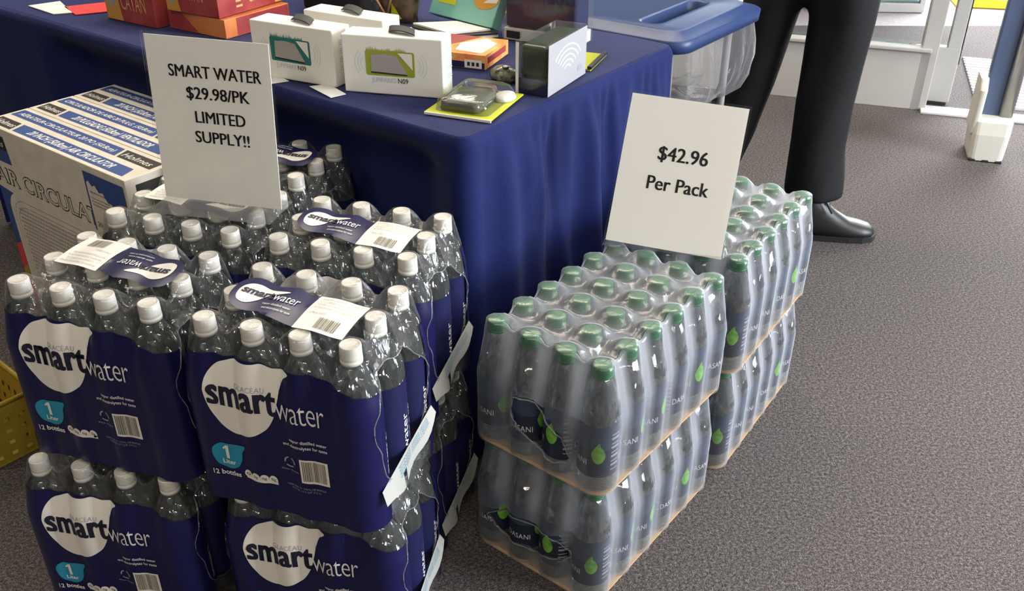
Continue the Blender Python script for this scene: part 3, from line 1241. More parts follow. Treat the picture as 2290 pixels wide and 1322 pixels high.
# ------------------------------------------------------------------ price signs in clear holders
def sign(name, label, loc, yaw, tilt, roll, k, lines, foot):
    Rz = Matrix.Rotation(yaw, 3, 'Z')
    Rx = Matrix.Rotation(tilt, 3, 'X')
    Ry = Matrix.Rotation(roll, 3, 'Y')
    hw, hh = .108 * k, .1395 * k
    base = Vector(loc) + Rz @ Rx @ Ry @ Vector((0, 0, -hh))
    root = thing(name, label, 'sign', base, yaw)
    Rl = Rx @ Ry

    def tilted(bm):
        for v in bm.verts:
            v.co = Rl @ (v.co + Vector((0, 0, hh)))
        return bm
    pp = from_bm('paper', tilted(box_bm(2 * hw, .0012, 2 * hh, (0, 0, 0), 0)), M['paper'], root)
    bms = []
    for (t_, xc, wd, z0, h, off) in lines:
        bms.append(text_fit(t_, (xc - wd / 2) * k, (xc + wd / 2) * k, z0 * k, h=h * k, offset=off, bold=.026))
    tb = join_bm(*bms)
    for v in tb.verts:
        v.co.y = -.0010
    from_bm('lettering', tilted(tb), M['black_ink'], pp)['label'] = 'bold black printed lettering'
    from_bm('acrylic_front', tilted(box_bm(2 * hw + .008, .0016, 2 * hh + .006, (0, -.0024, .001), 0)), M['acrylic'], root)
    from_bm('acrylic_back', tilted(box_bm(2 * hw + .008, .0016, 2 * hh + .006, (0, .0024, .001), 0)), M['acrylic'], root)
    y0, y1 = foot
    from_bm('foot', box_bm(2 * hw + .008, y1 - y0, .002, (0, (y0 + y1) / 2, -.0022), .0004), M['clear_pack'], root)
    return root


k1 = .968
sign('price_sign', 'white $29.98/PK LIMITED SUPPLY sign in a clear holder on the white-capped packs', (-.4934 * k1, 1.4738 * k1, 1.2601 - (1.2601 - .7243) * k1), -.215, -.062, .021, k1,
     [('SMART WATER', .010, .163, .075, .0195, 0), ('$29.98/PK', .012, .112, .040, .0195, 0), ('LIMITED', .012, .090, .000, .0195, 0), ('SUPPLY!!', .012, .098, -.034, .0195, 0)], (-.055, .035))
k2 = .980
sign('price_sign', 'white $42.96 Per Pack sign leaning on the green-capped packs', (.3047 * k2, 1.6052 * k2, 1.2601 - (1.2601 - .579) * k2), -.241, -.505, .062, k2,
     [('$42.96', .006, .093, .024, .0255, 0), ('Per Pack', .006, .115, -.032, .0250, 0)], (-.004, .075))

# ------------------------------------------------------------------ fan boxes
BA = math.radians(-37.26)
BC = Vector((-.7085, 1.5700, 0))
BH, BW, BD = .58, .525, .104


def fan_box(i, label, top1, top2, front):
    c, s = math.cos(BA), math.sin(BA)
    o = Vector((BC.x - s * (BD + .0015) * i, BC.y + c * (BD + .0015) * i, 0))
    short = (0, .040, .056)[i]          # the boxes behind stop short of the packs at their right end
    o -= Vector((c, s, 0)) * short
    root = thing('fan_box', label, 'box', o, BA, 'air circulator boxes by the table')
    root.scale.x = (BW - short) / BW
    cart = box('carton', BW, BD, BH, (-BW / 2, BD / 2, BH / 2), M['carton'], root, .0015)
    def flat(name, bm, m, z, par=None, lab=None):       # print lying on the top face
        for v in bm.verts:
            v.co = Vector((v.co.x, v.co.z, BH + z))
        o_ = from_bm(name, bm, m, par or root)
        if lab:
            o_['label'] = lab
        return o_

    def face(name, bm, m, y, par=None, lab=None):        # print on the front face
        for v in bm.verts:
            v.co.y = -y
        o_ = from_bm(name, bm, m, par or root)
        if lab:
            o_['label'] = lab
        return o_
    sh = .35
    b1 = flat('printed_band', poly_bm([(-.415, .010), (-.022, .010), (-.034, .043), (-.427, .043)]), M['carton_blue'], .0004, lab='navy band with white lettering')
    flat('lettering', text_fit(top1[0], -.375, -.075, .018, h=.0175, offset=.02, shear=.2), M['white_ink'], .0008, b1)
    b1 = flat('printed_band', poly_bm([(-.510, .010), (-.425, .010), (-.437, .043), (-.515, .043)]), M['black_ink'], .0004, lab='black brand patch')
    flat('lettering', text_fit('Holmes', -.505, -.435, .018, h=.016, shear=.25), M['cream_ink'], .0008, b1)
    b2 = flat('printed_band', poly_bm([(-.515, .060), (-.125, .060), (-.137, .092), (-.515, .092)]), M['carton_blue'], .0004, lab='navy band with small lettering')
    flat('lettering', text_fit(top2[0], -.500, -.145, .069, h=.012, offset=.01, shear=.2), M['cream_ink'], .0008, b2)
    b2 = flat('printed_band', poly_bm([(-.117, .060), (-.010, .060), (-.012, .092), (-.129, .092)]), M['black_ink'], .0004, lab='black brand patch')
    flat('lettering', text_fit('Holmes', -.115, -.025, .067, h=.016, shear=.25), M['cream_ink'], .0008, b2)
    # opening under the right-end top flap, its shade painted as a dark sheet
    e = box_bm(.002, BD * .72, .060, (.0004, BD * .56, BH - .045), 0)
    from_bm('end_patch', e, M['carton_dark'], root)['label'] = 'dark sheet painted for the shaded opening under the lid edge'
    if front:
        p = face('printed_patch', poly_bm([(-.525, .500), (-.437, .500), (-.445, .562), (-.525, .562)]), M['carton_blue'], .0004, lab='navy patch in the corner')
        face('lettering', join_bm(text_fit('Holmes', -.520, -.452, .538, h=.014, shear=.2)), M['cream_ink'], .0012, p)
        face('dark_patch', poly_bm([(-.525, .530), (-.441, .530), (-.445, .562), (-.525, .562)]), M['black_ink'], .0008, p)
        p = face('printed_patch', rect_bm(-.142, -.008, .440, .566), M['carton_blue'], .0016, lab='navy patch with a white torn-edge shape')
        cloud = [(-.136, .438), (-.136, .543), (-.128, .548), (-.118, .538), (-.108, .543), (-.097, .530), (-.084, .533), (-.072, .516), (-.060, .516), (-.046, .497), (-.034, .495), (-.020, .470), (-.008, .460), (-.008, .438)]
        face('cloud_shape', poly_bm(cloud), M['carton'], .0020, p)
        face('lettering', join_bm(*[text_fit(t_, -.128, -.128 + w_, z_, h=h_) for t_, w_, z_, h_ in (('High velocity air circulation', .056, .524, .0045), ('Three powerful speeds', .062, .512, .003),
             ('Front mounted control', .060, .505, .003), ('Adjustable tilt', .045, .498, .003), ('20', .016, .452, .010))]), M['black_ink'], .0024, p)
        lt = face('lettering', text_fit('AIR CIRCULATOR', -.522, .02 - .055, .4495, h=.036, offset=.034, spacing=1.02), M['black_ink'], .0004, lab='large outlined lettering')
        face('lettering_fill', text_fit('AIR CIRCULATOR', -.5205, -.0365, .4505, h=.0345, offset=-.002, spacing=1.02), M['carton'], .0008, lt)
        bl = face('printed_area', poly_bm([(-.525, .0), (-.495, .0), (-.495, .36), (-.480, .40), (-.440, .425), (-.525, .435)]), M['carton_blue'], .0004, lab='navy area left of the grille picture')

        def rr(x0, x1, z0, z1, r, n=6):
            P = []
            for (cx, cz, a0) in ((x1 - r, z0 + r, -PI / 2), (x1 - r, z1 - r, 0), (x0 + r, z1 - r, PI / 2), (x0 + r, z0 + r, PI)):
                P += [(cx + r * math.cos(a0 + PI / 2 * k / n), cz + r * math.sin(a0 + PI / 2 * k / n)) for k in range(n + 1)]
            return P
        gp = face('grille_picture', poly_bm(rr(-.498, -.02, .03, .432, .05)), M['carton'], .0008, lab='printed picture of a square fan grille')
        for q, (d_, m_) in enumerate(((.014, 'grey_print'), (.016, 'carton'), (.026, 'grey_print'), (.028, 'carton'))):
            face('outline', poly_bm(rr(-.498 + d_, -.02 - d_, .03 + d_, .432 - d_, .05)), M[m_], .0012 + .0003 * q, gp)
        sl = bmesh.new()
        for r_ in range(34):
            for c_ in range(38):
                x_ = -.462 + c_ * .0108 + (.0054 if r_ % 2 else 0)
                z_ = .07 + r_ * .0098
                rect_bm(x_, x_ + .0078, z_, z_ + .0052, sl)
        o_ = face('grille_slots', sl, M['grey_print'], .0028, gp)
        o_['kind'] = 'stuff'
        face('colour_stripe', poly_bm([(-.525, .0), (-.500, .0), (-.500, .30), (-.525, .29)]), M['red_card'], .0008, bl)
        face('colour_stripe', poly_bm([(-.525, .20), (-.499, .22), (-.499, .245), (-.525, .225)]), M['yellow'], .0012, bl)
    return root


fan_box(0, 'front air circulator fan box with its grille picture facing the packs', ('20 INCH (50.8cm) AIR CIRCULATOR',), ('AÉRATEUR-CIRCULATEUR 20 PO (50.8cm)',), True)
fan_box(1, 'middle fan box showing 20 PULGADAS VENTILADOR on its top', ('20 PULGADAS (50.8cm) VENTILADOR',), ('CIRCULADOR DE AIRE 20 PULG. (50.8cm)',), False)
fan_box(2, 'rear fan box, darkest, pushed against the blue cloth', ('20 INCH (50.8cm) AIR CIRCULATOR',), ('AÉRATEUR-CIRCULATEUR 20 PO (50.8cm)',), False)


# ------------------------------------------------------------------ yellow perforated basket by the left packs
def basket():
    a = math.radians(-40)
    root = thing('basket', 'yellow perforated plastic basket on the carpet behind the left packs', 'basket', (-1.19, 1.627, 0), a)
    W_, D_, H_ = .46, .09, .150
    bm = bmesh.new()
    th = .003

    def wall(p0, p1, n_):
        # a wall built as a lattice with real holes
        p0, p1 = Vector(p0), Vector(p1)
        L = (p1 - p0).length
        nx_ = max(2, int(L / .026))
        nz_ = 5
        d = (p1 - p0) / L
        nrm = Vector(n_)
        P = lambda u, v, o: p0 + d * (u * L) + Vector((0, 0, .006 + v * (H_ - .006))) + nrm * (v * .018 + o)
        for i in range(nx_):
            for j in range(nz_):
                u0, u1, v0, v1 = i / nx_, (i + 1) / nx_, j / nz_, (j + 1) / nz_
                cu, cv = (u0 + u1) / 2, (v0 + v1) / 2
                for o, flip in ((0, False), (-th, True)):
                    outer = [bm.verts.new(P(u, v, o)) for u, v in ((u0, v0), (u1, v0), (u1, v1), (u0, v1))]
                    s_ = .40
                    if j == nz_ - 1:
                        s_ = 0.0
                    if s_ == 0:
                        bm.faces.new(outer if not flip else outer[::-1])
                        continue
                    inner = [bm.verts.new(P(cu + (u - cu) * s_, cv + (v - cv) * s_, o)) for u, v in ((u0, v0), (u1, v0), (u1, v1), (u0, v1))]
                    for k in range(4):
                        f = [outer[k], outer[(k + 1) % 4], inner[(k + 1) % 4], inner[k]]
                        bm.faces.new(f if not flip else f[::-1])
    wall((-W_ / 2, -D_ / 2, 0), (W_ / 2, -D_ / 2, 0), (0, -1, 0))
    wall((W_ / 2, -D_ / 2, 0), (W_ / 2, D_ / 2, 0), (1, 0, 0))
    wall((W_ / 2, D_ / 2, 0), (-W_ / 2, D_ / 2, 0), (0, 1, 0))
    wall((-W_ / 2, D_ / 2, 0), (-W_ / 2, -D_ / 2, 0), (-1, 0, 0))
    bmesh.ops.remove_doubles(bm, verts=bm.verts, dist=.0003)
    body = from_bm('body', bm, M['yellow'], root)
    box('bottom', W_, D_, .005, (0, 0, .0035), M['yellow'], root, .001)
    e = .018
    from_bm('rim', tube_bm([(-W_ / 2 - e, -D_ / 2 - e, H_), (W_ / 2 + e, -D_ / 2 - e, H_), (W_ / 2 + e, D_ / 2 + e, H_), (-W_ / 2 - e, D_ / 2 + e, H_), (-W_ / 2 - e, -D_ / 2 - e, H_)], .006, 8), M['yellow'], root, True)


basket()


# ------------------------------------------------------------------ things on the table
def on_table(name, label, cat, x, y, rot_deg, group=None, z=ZT):
    return thing(name, label, cat, TW(x, y, z + .0006), TA + math.radians(rot_deg), group)


def face_print(root, name, bm, m, y, par=None, lab=None):
    for v in bm.verts:
        v.co.y = y
    o = from_bm(name, bm, m, par or root)
    if lab:
        o['label'] = lab
    return o


def rrect(x0, x1, z0, z1, r, n=5):
    P = []
    for (cx, cz, a0) in ((x1 - r, z0 + r, -PI / 2), (x1 - r, z1 - r, 0), (x0 + r, z1 - r, PI / 2), (x0 + r, z0 + r, PI)):
        P += [(cx + r * math.cos(a0 + PI / 2 * k / n), cz + r * math.sin(a0 + PI / 2 * k / n)) for k in range(n + 1)]
    return P


def speaker_box(label, x, y, rot, colm, hx=.5):
    r = on_table('speaker_box', label, 'box', x, y, rot, 'white speaker boxes with black handles')
    W_, D_, H_ = .197, .058, .110
    cart = box('carton', W_, D_, H_, (W_ / 2, D_ / 2, H_ / 2), M['white_box'], r, .0025)
    if colm:
        p = face_print(r, 'speaker_picture', poly_bm(rrect(.046, .142, .036, .083, .004)), M[colm], -.0004, lab='printed picture of a coloured speaker')
        face_print(r, 'grille_area', poly_bm([(.056, .0435), (.128, .041), (.107, .0745), (.085, .0775), (.058, .075)]), M['grey_print'], -.0008, p)
        face_print(r, 'triangle', poly_bm([(.110, .0805), (.138, .0805), (.138, .050)]), M['cream_ink'], -.0008, p)
        face_print(r, 'dark_line', poly_bm([(.056, .0435), (.128, .041), (.126, .0385), (.056, .0405)]), M['black_ink'], -.0009, p)
        tufts = bmesh.new()
        R2 = random.Random(int(x * 100))
        for k in range(26):
            xx = .048 + k * .0030
            hgt = R2.uniform(.002, .009)
            poly_bm([(xx, .0828), (xx + .0026, .0828), (xx + .0014, .0828 + hgt)], tufts)
        face_print(r, 'grass_print', tufts, M[colm], -.0004, p)
        a = face_print(r, 'lettering', text_fit('JUMPARKS', .056, .104, .0235, h=.009), M['pale_blue_print'], -.0004)
        face_print(r, 'lettering', text_fit('N09', .108, .128, .0235, h=.009, offset=.01), M['black_ink'], -.0004)
        arcs = bmesh.new()
        for sx, c0 in ((-1, .040), (1, .150)):
            for q in range(3):
                rad = .016 + .006 * q
                po = [(c0 + sx * rad * math.cos(a_), .058 + rad * 1.1 * math.sin(a_)) for a_ in [(-.8 + 1.6 * t / 8) for t in range(9)]]
                pi_ = [(c0 + sx * (rad - .0007) * math.cos(a_), .058 + (rad - .0007) * 1.1 * math.sin(a_)) for a_ in [(.8 - 1.6 * t / 8) for t in range(9)]]
                poly_bm([(px_ - sx * .012, pz_) for px_, pz_ in po + pi_], arcs)
        face_print(r, 'sound_lines', arcs, M['pale_blue_print'], -.0004)
    # black strap handle standing a little off the lid
    V, F = [], []
    for j in range(2):
        for i in range(11):
            t = i / 10
            xx = W_ * hx - .032 + .056 * t + .008 * (1 - j)
            zz = H_ + .0015 + .0045 * math.sin(PI * min(t, 1 - t) * 1.0) ** .6 + .003 * j
            yy = D_ / 2 - .013 + .026 * j + (-.008 + .016 * (1 - t))
            V += [(xx, yy, zz), (xx, yy, zz + .002)]
    n = 22
    for i in range(10):
        a, c = 2 * i, n + 2 * i
        F += [(a, a + 2, c + 2, c), (a + 1, c + 1, c + 3, a + 3), (a, a + 1, a + 3, a + 2), (c, c + 2, c + 3, c + 1)]
    F += [(0, n, n + 1, 1), (20, 21, n + 21, n + 20)]
    mesh('handle', V, F, M['black_ink'], r)['label'] = 'black strap handle'
    # small-print lines on the right end
    ends = bmesh.new()
    for k in range(4):
        for t in range(3):
            rect_bm(.018, .018 + .04 - .008 * t, .03 + .016 * k + t * .004, .0315 + .016 * k + t * .004, ends)
    for v in ends.verts:
        v.co = Vector((W_ + .0004, v.co.x, v.co.z))
    from_bm('small_print', ends, M['pale_blue_print'], r)
    return r


speaker_box('white speaker box printed with a lime green speaker', -.348, .063, 23.7, 'lime_print', .56)
speaker_box('white speaker box printed with a teal speaker', -.569, .031, 10.4, 'teal_print', .55)
speaker_box('plain white speaker box standing behind the teal and lime ones', -.545, .150, 8, None, .52)


def slab(name, label, cat, pts, t, m, group=None, z=ZT):
    """thin flat thing with a given four-cornered outline on the table (table coordinates)"""
    cx = sum(p[0] for p in pts) / 4
    cy = sum(p[1] for p in pts) / 4
    V, F = loft([[(p[0] - cx, p[1] - cy, 0) for p in pts], [(p[0] - cx, p[1] - cy, t) for p in pts]])
    o = mesh(name, V, F, m)
    o.location = TW(cx, cy, z + .0008)
    o.rotation_euler = (0, 0, TA)
    return tag(o, label, cat, group)


def TLc(wx, wy):
    c, s = math.cos(TA), math.sin(TA)
    dx, dy = wx - NT.x, wy - NT.y
    return (c * dx + s * dy, -s * dx + c * dy)


slab('price_card', 'small white card on the cloth before the gap between the speaker boxes', 'card', [TLc(-.341, 1.695), TLc(-.316, 1.716), TLc(-.359, 1.776), TLc(-.394, 1.762)], .0012, M['white_box'])
slab('price_card', 'white card half hidden behind the $29.98 price sign', 'card', [TLc(-.480, 1.775), TLc(-.440, 1.795), TLc(-.470, 1.83), TLc(-.52, 1.81)], .0012, M['white_box'])

# lime blister pack lying at the table edge
r = on_table('blister_pack', 'lime green blister pack holding a smoky case, at the table edge', 'blister pack', -.142, .058, 15)
W_, L_ = .130, .157
box('backing_card', W_, L_, .0025, (W_ / 2, L_ / 2, .0042), M['lime_card'], r, .0006)
tag(box('card_edge', W_, .003, .005, (W_ / 2, -.0012, .0030), M['white_box'], r, .0006), 'white front edge')
V, F = loft([[(p[0], p[1], .0058) for p in rrect(.020, .098, .016, .112, .012)], [(p[0], p[1], .020) for p in rrect(.021, .097, .017, .111, .012)], [(p[0], p[1], .024) for p in rrect(.026, .092, .022, .106, .010)]])
mesh('phone_case', V, F, M['smoke'], r, True)['label'] = 'smoky dark case'
V, F = loft([[(p[0], p[1], .0056) for p in rrect(.012, .118, .010, .160, .014)], [(p[0], p[1], .024) for p in rrect(.016, .110, .012, .150, .014)], [(p[0], p[1], .0285) for p in rrect(.022, .104, .018, .142, .012)]])
mesh('blister', V, F, M['clear_pack'], r, True)['label'] = 'clear moulded blister'
V, F = loft([[(p[0], p[1], .0058) for p in rrect(.032, .086, .118, .148, .010)], [(p[0], p[1], .020) for p in rrect(.036, .082, .122, .146, .010)]])
mesh('insert', V, F, M['camo'], r, True)['label'] = 'brown patterned insert'
V, F = lathe([(.001, .0), (.020, .001), (.017, .008), (.004, .010)], 16)
V = [(v[0] + .108, v[1] * 1.4 + .118, v[2] + .0058) for v in V]
mesh('white_sticker', V, F, M['white_ink'], r, True)['label'] = 'crinkled white sticker'


pz = on_table('camo_pouch', 'rounded camouflage pouch between the lime blister pack and clear box', 'pouch', -.150, .305, 0)
V, F = lathe([(.001, 0), (.026, .001), (.030, .008), (.027, .018), (.016, .026), (.003, .029)], 20)
mesh('body', [(v[0] * 1.1, v[1] * .8, v[2]) for v in V], F, M['camo_green'], pz, True)
V, F = lathe([(.001, .0), (.007, .0), (.006, .003), (.001, .004)], 10)
mesh('clasp', [(v[0] + .008, v[1] - .006, v[2] + .0275) for v in V], F, M['steel'], pz, True)

# clear box with dark green case
def clear_box(name, label, x, y, rot, W_, D_, H_, prod, base_m, side_white, base_h=.030):
    r = on_table(name, label, 'box', x, y, rot)
    V, F = [], []
    bm = box_bm(W_, D_, H_, (W_ / 2, D_ / 2, H_ / 2), .0012, 1)
    from_bm('clear_shell', bm, M['clear_pack'], r)['label'] = 'clear plastic box'
    box('base_block', W_ - .006, D_ - .006, base_h, (W_ / 2, D_ / 2, base_h / 2 + .0008), base_m, r, .001)
    box('product', W_ - .012, D_ - .012, H_ - base_h - .010, (W_ / 2 - .001, D_ / 2, base_h + (H_ - base_h - .010) / 2 + .002), prod, r, .008, 3)
    if side_white:
        box('side_card', .0012, D_ - .001, H_ - .004, (W_ + .0012, D_ / 2, H_ / 2 - .001), M['side_card'], r, .0003)
        box('front_edge', .006, .0012, H_ - .004, (.004, -.0012, H_ / 2 - .001), M['white_box'], r, .0003)
        st = bmesh.new()
        rect_bm(D_ - .042, D_ - .022, .016, .028, st)
        for v in st.verts:
            v.co = Vector((W_ + .0022, v.co.x, v.co.z))
        from_bm('sticker', st, M['grey_ink'], r)
        arcs = bmesh.new()
        for q in range(5):
            rad = .018 + .013 * q
            po = [(.085 + rad * math.cos(a_), .030 + rad * .75 * math.sin(a_)) for a_ in [(.5 + 2.0 * t / 10) for t in range(11)]]
            pi_ = [(.085 + (rad - .004) * math.cos(a_), .030 + (rad - .004) * .75 * math.sin(a_)) for a_ in [(2.5 - 2.0 * t / 10) for t in range(11)]]
            poly_bm(po + pi_, arcs)
        for v in arcs.verts:
            v.co = Vector((W_ + .0020, v.co.x, v.co.z))
        from_bm('wave_print', arcs, M['white_ink'], r)
    return r


clear_box('case_box', 'clear box with a dark green case and a white side, at the table corner', -.084, .253, 9, .067, .174, .100, M['green_case'], M['navy_label'], True)
r = clear_box('case_box', 'taller clear box with black contents behind the dark green one', -.336, .541, 9, .185, .085, .190, M['navy_label'], M['white_box'], False, .026)
lb = bmesh.new()
rect_bm(.012, .046, .006, .022, lb)
for v in lb.verts:
    v.co.y = -.0012
from_bm('sticker', lb, M['black_ink'], r)['label'] = 'black sticker on the white base'

# orange and red slim game box
r = on_table('game_box', 'slim orange and red box lying between the speaker box and clear box', 'box', -.218, .331, 16)
W_, D_, H_ = .150, .130, .030
box('carton', W_, D_, H_, (-W_ / 2, D_ / 2, H_ / 2), M['game_bright'], r, .001)
p = face_print(r, 'front_print', rect_bm(-W_ + .002, -.002, .001, .014), M['navy_label'], -.0004, lab='dark lower band')
face_print(r, 'barcode', rect_bm(-.046, -.008, .002, .019), M['white_ink'], -.0008, lab='white barcode sticker')
bars = bmesh.new()
for k in range(3):
    rect_bm(-.040 + k * .010, -.034 + k * .010, .006, .014, bars)
face_print(r, 'barcode_bars', bars, M['black_ink'], -.0012)
tp = poly_bm([(-.075, .02), (-.012, .01), (-.010, .09), (-.045, .12), (-.085, .07)])
for v in tp.verts:
    v.co = Vector((v.co.x, v.co.z, H_ + .0004))
from_bm('top_print', tp, M['cream_ink'], r)['label'] = 'pale burst on the lid'
tp = poly_bm([(-.149, .05), (-.10, .055), (-.06, .129), (-.149, .129)])
for v in tp.verts:
    v.co = Vector((v.co.x, v.co.z, H_ + .0006))
from_bm('top_print', tp, M['game_red'], r)['label'] = 'red area on the lid'
e_ = box_bm(.001, .10, .012, (.0006, .062, .017), 0)
from_bm('end_patch', e_, M['game_red'], r)
# loose price strip leaning behind the slim box
slab('lime_card', 'lime card with a black stripe beside the white side of the clear box', 'card', [(-.044, .455), (-.078, .572), (-.150, .550), (-.110, .440)], .003, M['lime_card'])
slab('black_strip', 'black edge strip on the lime card by the clear box', 'card', [(-.050, .452), (-.042, .456), (-.076, .573), (-.084, .570)], .006, M['black_ink'], z=ZT + .0035)

# white notebook-like boards under the teal book
slab('white_folder', 'lower white folder under a thin black layer, below the teal book', 'folder', [(-.430, .440), (-.352, .548), (-.470, .560), (-.560, .470)], .006, M['white_box'])
slab('black_layer', 'thin black layer between two white folders below the teal book', 'folder', [(-.418, .452), (-.350, .545), (-.470, .560), (-.545, .470)], .004, M['black_ink'], z=ZT + .0072)  # thin slab giving the black line between the two white folders
slab('white_folder', 'upper white folder lying on the black layer below the teal book', 'folder', [(-.425, .462), (-.372, .545), (-.480, .556), (-.550, .480)], .004, M['white_box'], z=ZT + .0122)

# teal book leaning back
r = on_table('boxed_book', 'teal boxed book leaning back behind the folders', 'book', -.578, .566, -6.6)
Rb_ = Matrix.Rotation(math.radians(-28), 3, 'X')


def lean(o):
    for v in o.data.vertices:
        v.co = Rb_ @ v.co + Vector((0, 0, .020))
    return o


lean(box('cover', .212, .030, .20, (.106, .015, .10), M['book_teal'], r, .002))
p = lean(face_print(r, 'lettering', join_bm(text_fit('FAMILY', .012, .085, .052, h=.022, offset=.02)), M['cream_ink'], -.0006))
p = lean(face_print(r, 'cover_picture', poly_bm(catmull([(.135, .05), (.160, .035), (.200, .045), (.215, .08), (.185, .10), (.145, .085)], 4)), M['game_gold'], -.0006, lab='yellow picture on the cover'))
lean(face_print(r, 'white_shape', poly_bm([(.165, .05), (.205, .055), (.215, .09), (.190, .07)]), M['white_ink'], -.0010, p))
lean(face_print(r, 'pale_panel', rect_bm(.020, .080, .030, .046), M['lime_card'], -.0006))

# camouflage pouch
r = on_table('camo_bag', 'brown camouflage bag with a lime triangle behind the speaker boxes', 'bag', -.705, .515, 0)
V, F = loft([[(x_ * .062 + .055, y_ * .028 + .02, z_) for x_, y_ in [(math.cos(2 * PI * k / 16), math.sin(2 * PI * k / 16)) for k in range(16)]] for z_ in (0,)] +
            [[(math.cos(2 * PI * k / 16) * sx_ + .055, math.sin(2 * PI * k / 16) * sy_ + .02 + z_ * .15, z_) for k in range(16)] for z_, sx_, sy_ in ((.015, .056, .034), (.05, .062, .036), (.10, .064, .026), (.14, .060, .012), (.16, .056, .004))])
mesh('body', V, F, M['camo'], r, True)
t_ = bmesh.new()
poly_bm([(.068, .004), (.104, .014), (.072, .046)], t_)
for v in t_.verts:
    v.co = Vector((v.co.x, -.0185 + v.co.z * .05, v.co.z))
from_bm('lime_patch', t_, M['lime_card'], r)['label'] = 'lime green triangle patch'
for a_, b_ in (((.000, .10), (.050, .02)), ((.060, .02), (.108, .115)), ((.01, .04), (.060, .13))):
    from_bm('strap', tube_bm([(a_[0], -.020, a_[1]), ((a_[0] + b_[0]) / 2, -.026, (a_[1] + b_[1]) / 2), (b_[0], -.020, b_[1])], .0025, 6), M['gold_ink'], r, True)
r = on_table('black_case', 'low black case behind the plain white speaker box', 'case', -.915, .47, 6)
box('body', .19, .10, .075, (.095, .05, .0375), M['black_ink'], r, .008, 3)
box('lid_seam', .192, .102, .002, (.095, .05, .052), M['steel'], r, .0005)


# board games
def game(label, x, y, rot, W_, D_, H_, z, words_front, gold_left, right_word=None):
    r = on_table('board_game', label, 'board game', x, y, rot, 'board games stacked on the table', z)
    box('carton', W_, D_, H_, (W_ / 2, D_ / 2, H_ / 2), M['game_red'], r, .0012)
    if gold_left:
        p = face_print(r, 'gold_end', poly_bm([(.002, .002), (gold_left, .002), (gold_left - .012, H_ - .002), (.002, H_ - .002)]), M['game_gold'], -.0004, lab='gold end with an emblem')
        face_print(r, 'emblem', poly_bm([(gold_left * .45 + .016 * math.cos(2 * PI * k / 16), H_ * .6 + .024 * math.sin(2 * PI * k / 16)) for k in range(16)]), M['grey_print'], -.0008, p)
    if words_front:
        t_, a, b, z0, h = words_front
        face_print(r, 'lettering', text_fit(t_, a, b, z0, h=h, offset=-.004), M['gold_ink'], -.0004, lab='gold game title')
    if right_word:
        t_, a, b, z0, h = right_word
        bm = text_fit(t_, a, b, z0, h=h, offset=-.004)
        for v in bm.verts:
            v.co = Vector((W_ + .0005, v.co.x, v.co.z))
        from_bm('lettering', bm, M['gold_ink'], r)['label'] = 'gold game title'
        bm = rect_bm(D_ - .055, D_ - .002, .002, H_ - .002)
        for v in bm.verts:
            v.co = Vector((W_ + .0005, v.co.x, v.co.z))
        g_ = from_bm('gold_end', bm, M['game_gold'], r)
        bm = bmesh.new()
        for q in range(4):
            rect_bm(a - .040, a - .020 - .004 * (q % 2), H_ * .2 + q * H_ * .17, H_ * .2 + q * H_ * .17 + .005, bm)
        for v in bm.verts:
            v.co = Vector((W_ + .0005, v.co.x, v.co.z))
        from_bm('small_print', bm, M['gold_ink'], r)
    return r


game('red board game with a gold end, left of the game stack', -1.212, .112, 4, .180, .150, .095, ZT, ('CATAN', .062, .150, .030, .040), .060) if True else None
r = on_table('board_game', 'flat orange game box at the bottom of the game stack', 'board game', -1.018, .150, 4, 'board games stacked on the table')
W_, D_, H_ = .190, .20, .042
box('carton', W_, D_, H_, (W_ / 2, D_ / 2, H_ / 2), M['game_orange'], r, .0012)
face_print(r, 'front_print', poly_bm([(.002, .002), (.10, .002), (.05, H_ - .002), (.002, H_ - .002)]), M['game_red'], -.0004, lab='dark red print')
bm = rect_bm(.035, D_ - .002, .002, H_ - .002)
for v in bm.verts:
    v.co = Vector((W_ + .0005, v.co.x, v.co.z))
from_bm('end_patch', bm, M['game_red'], r)['label'] = 'red end'
game('red board game on top of the flat orange box', -1.005, .142, 7, .165, .235, .070, ZT + .0435, ('CATAN', .055, .120, .030, .022), .045, ('CATAN', .095, .165, .018, .030))
slab('red_card', 'bright red card lying left of the board games', 'card', [TLc(-1.072, 2.318), TLc(-.985, 2.362), TLc(-1.03, 2.46), TLc(-1.135, 2.40)], .002, M['red_card'])
slab('leaflet', 'white leaflet on the table edge left of the red card', 'leaflet', [TLc(-1.13, 2.325), TLc(-1.09, 2.34), TLc(-1.17, 2.46), TLc(-1.23, 2.41)], .002, M['white_box'])
r = on_table('black_box', 'small black box behind the bright red card', 'box', -1.35, .255, 0)
box('body', .10, .08, .05, (.05, .04, .025), M['black_ink'], r, .003)
box('lid', .102, .082, .012, (.05, .04, .056), M['smoke'], r, .002)

# ------------------------------------------------------------------ recycling bin with slotted blue lid and clear bag
r = thing('recycling_bin', 'blue slotted recycling lid over a hanging clear bag behind the table', 'bin', TW(-.215, 1.0, 0), TA)
LW, LD, ZL = .43, .46, .690


def lid_ring(w_, d_, z, rad=.05, n=6):
    return [(p[0], p[1], z) for p in rrect(-w_ / 2, w_ / 2, -d_ / 2, d_ / 2, rad, n)]


def slot_ring(z, g=0, n=6):
    m = 4 * (n + 1)
    pts = rrect(-.026 - g, .026 + g, -.135 - g, .135 + g, .026, n)
    return [(p[0] + .085, p[1] - .026, z) for p in pts]


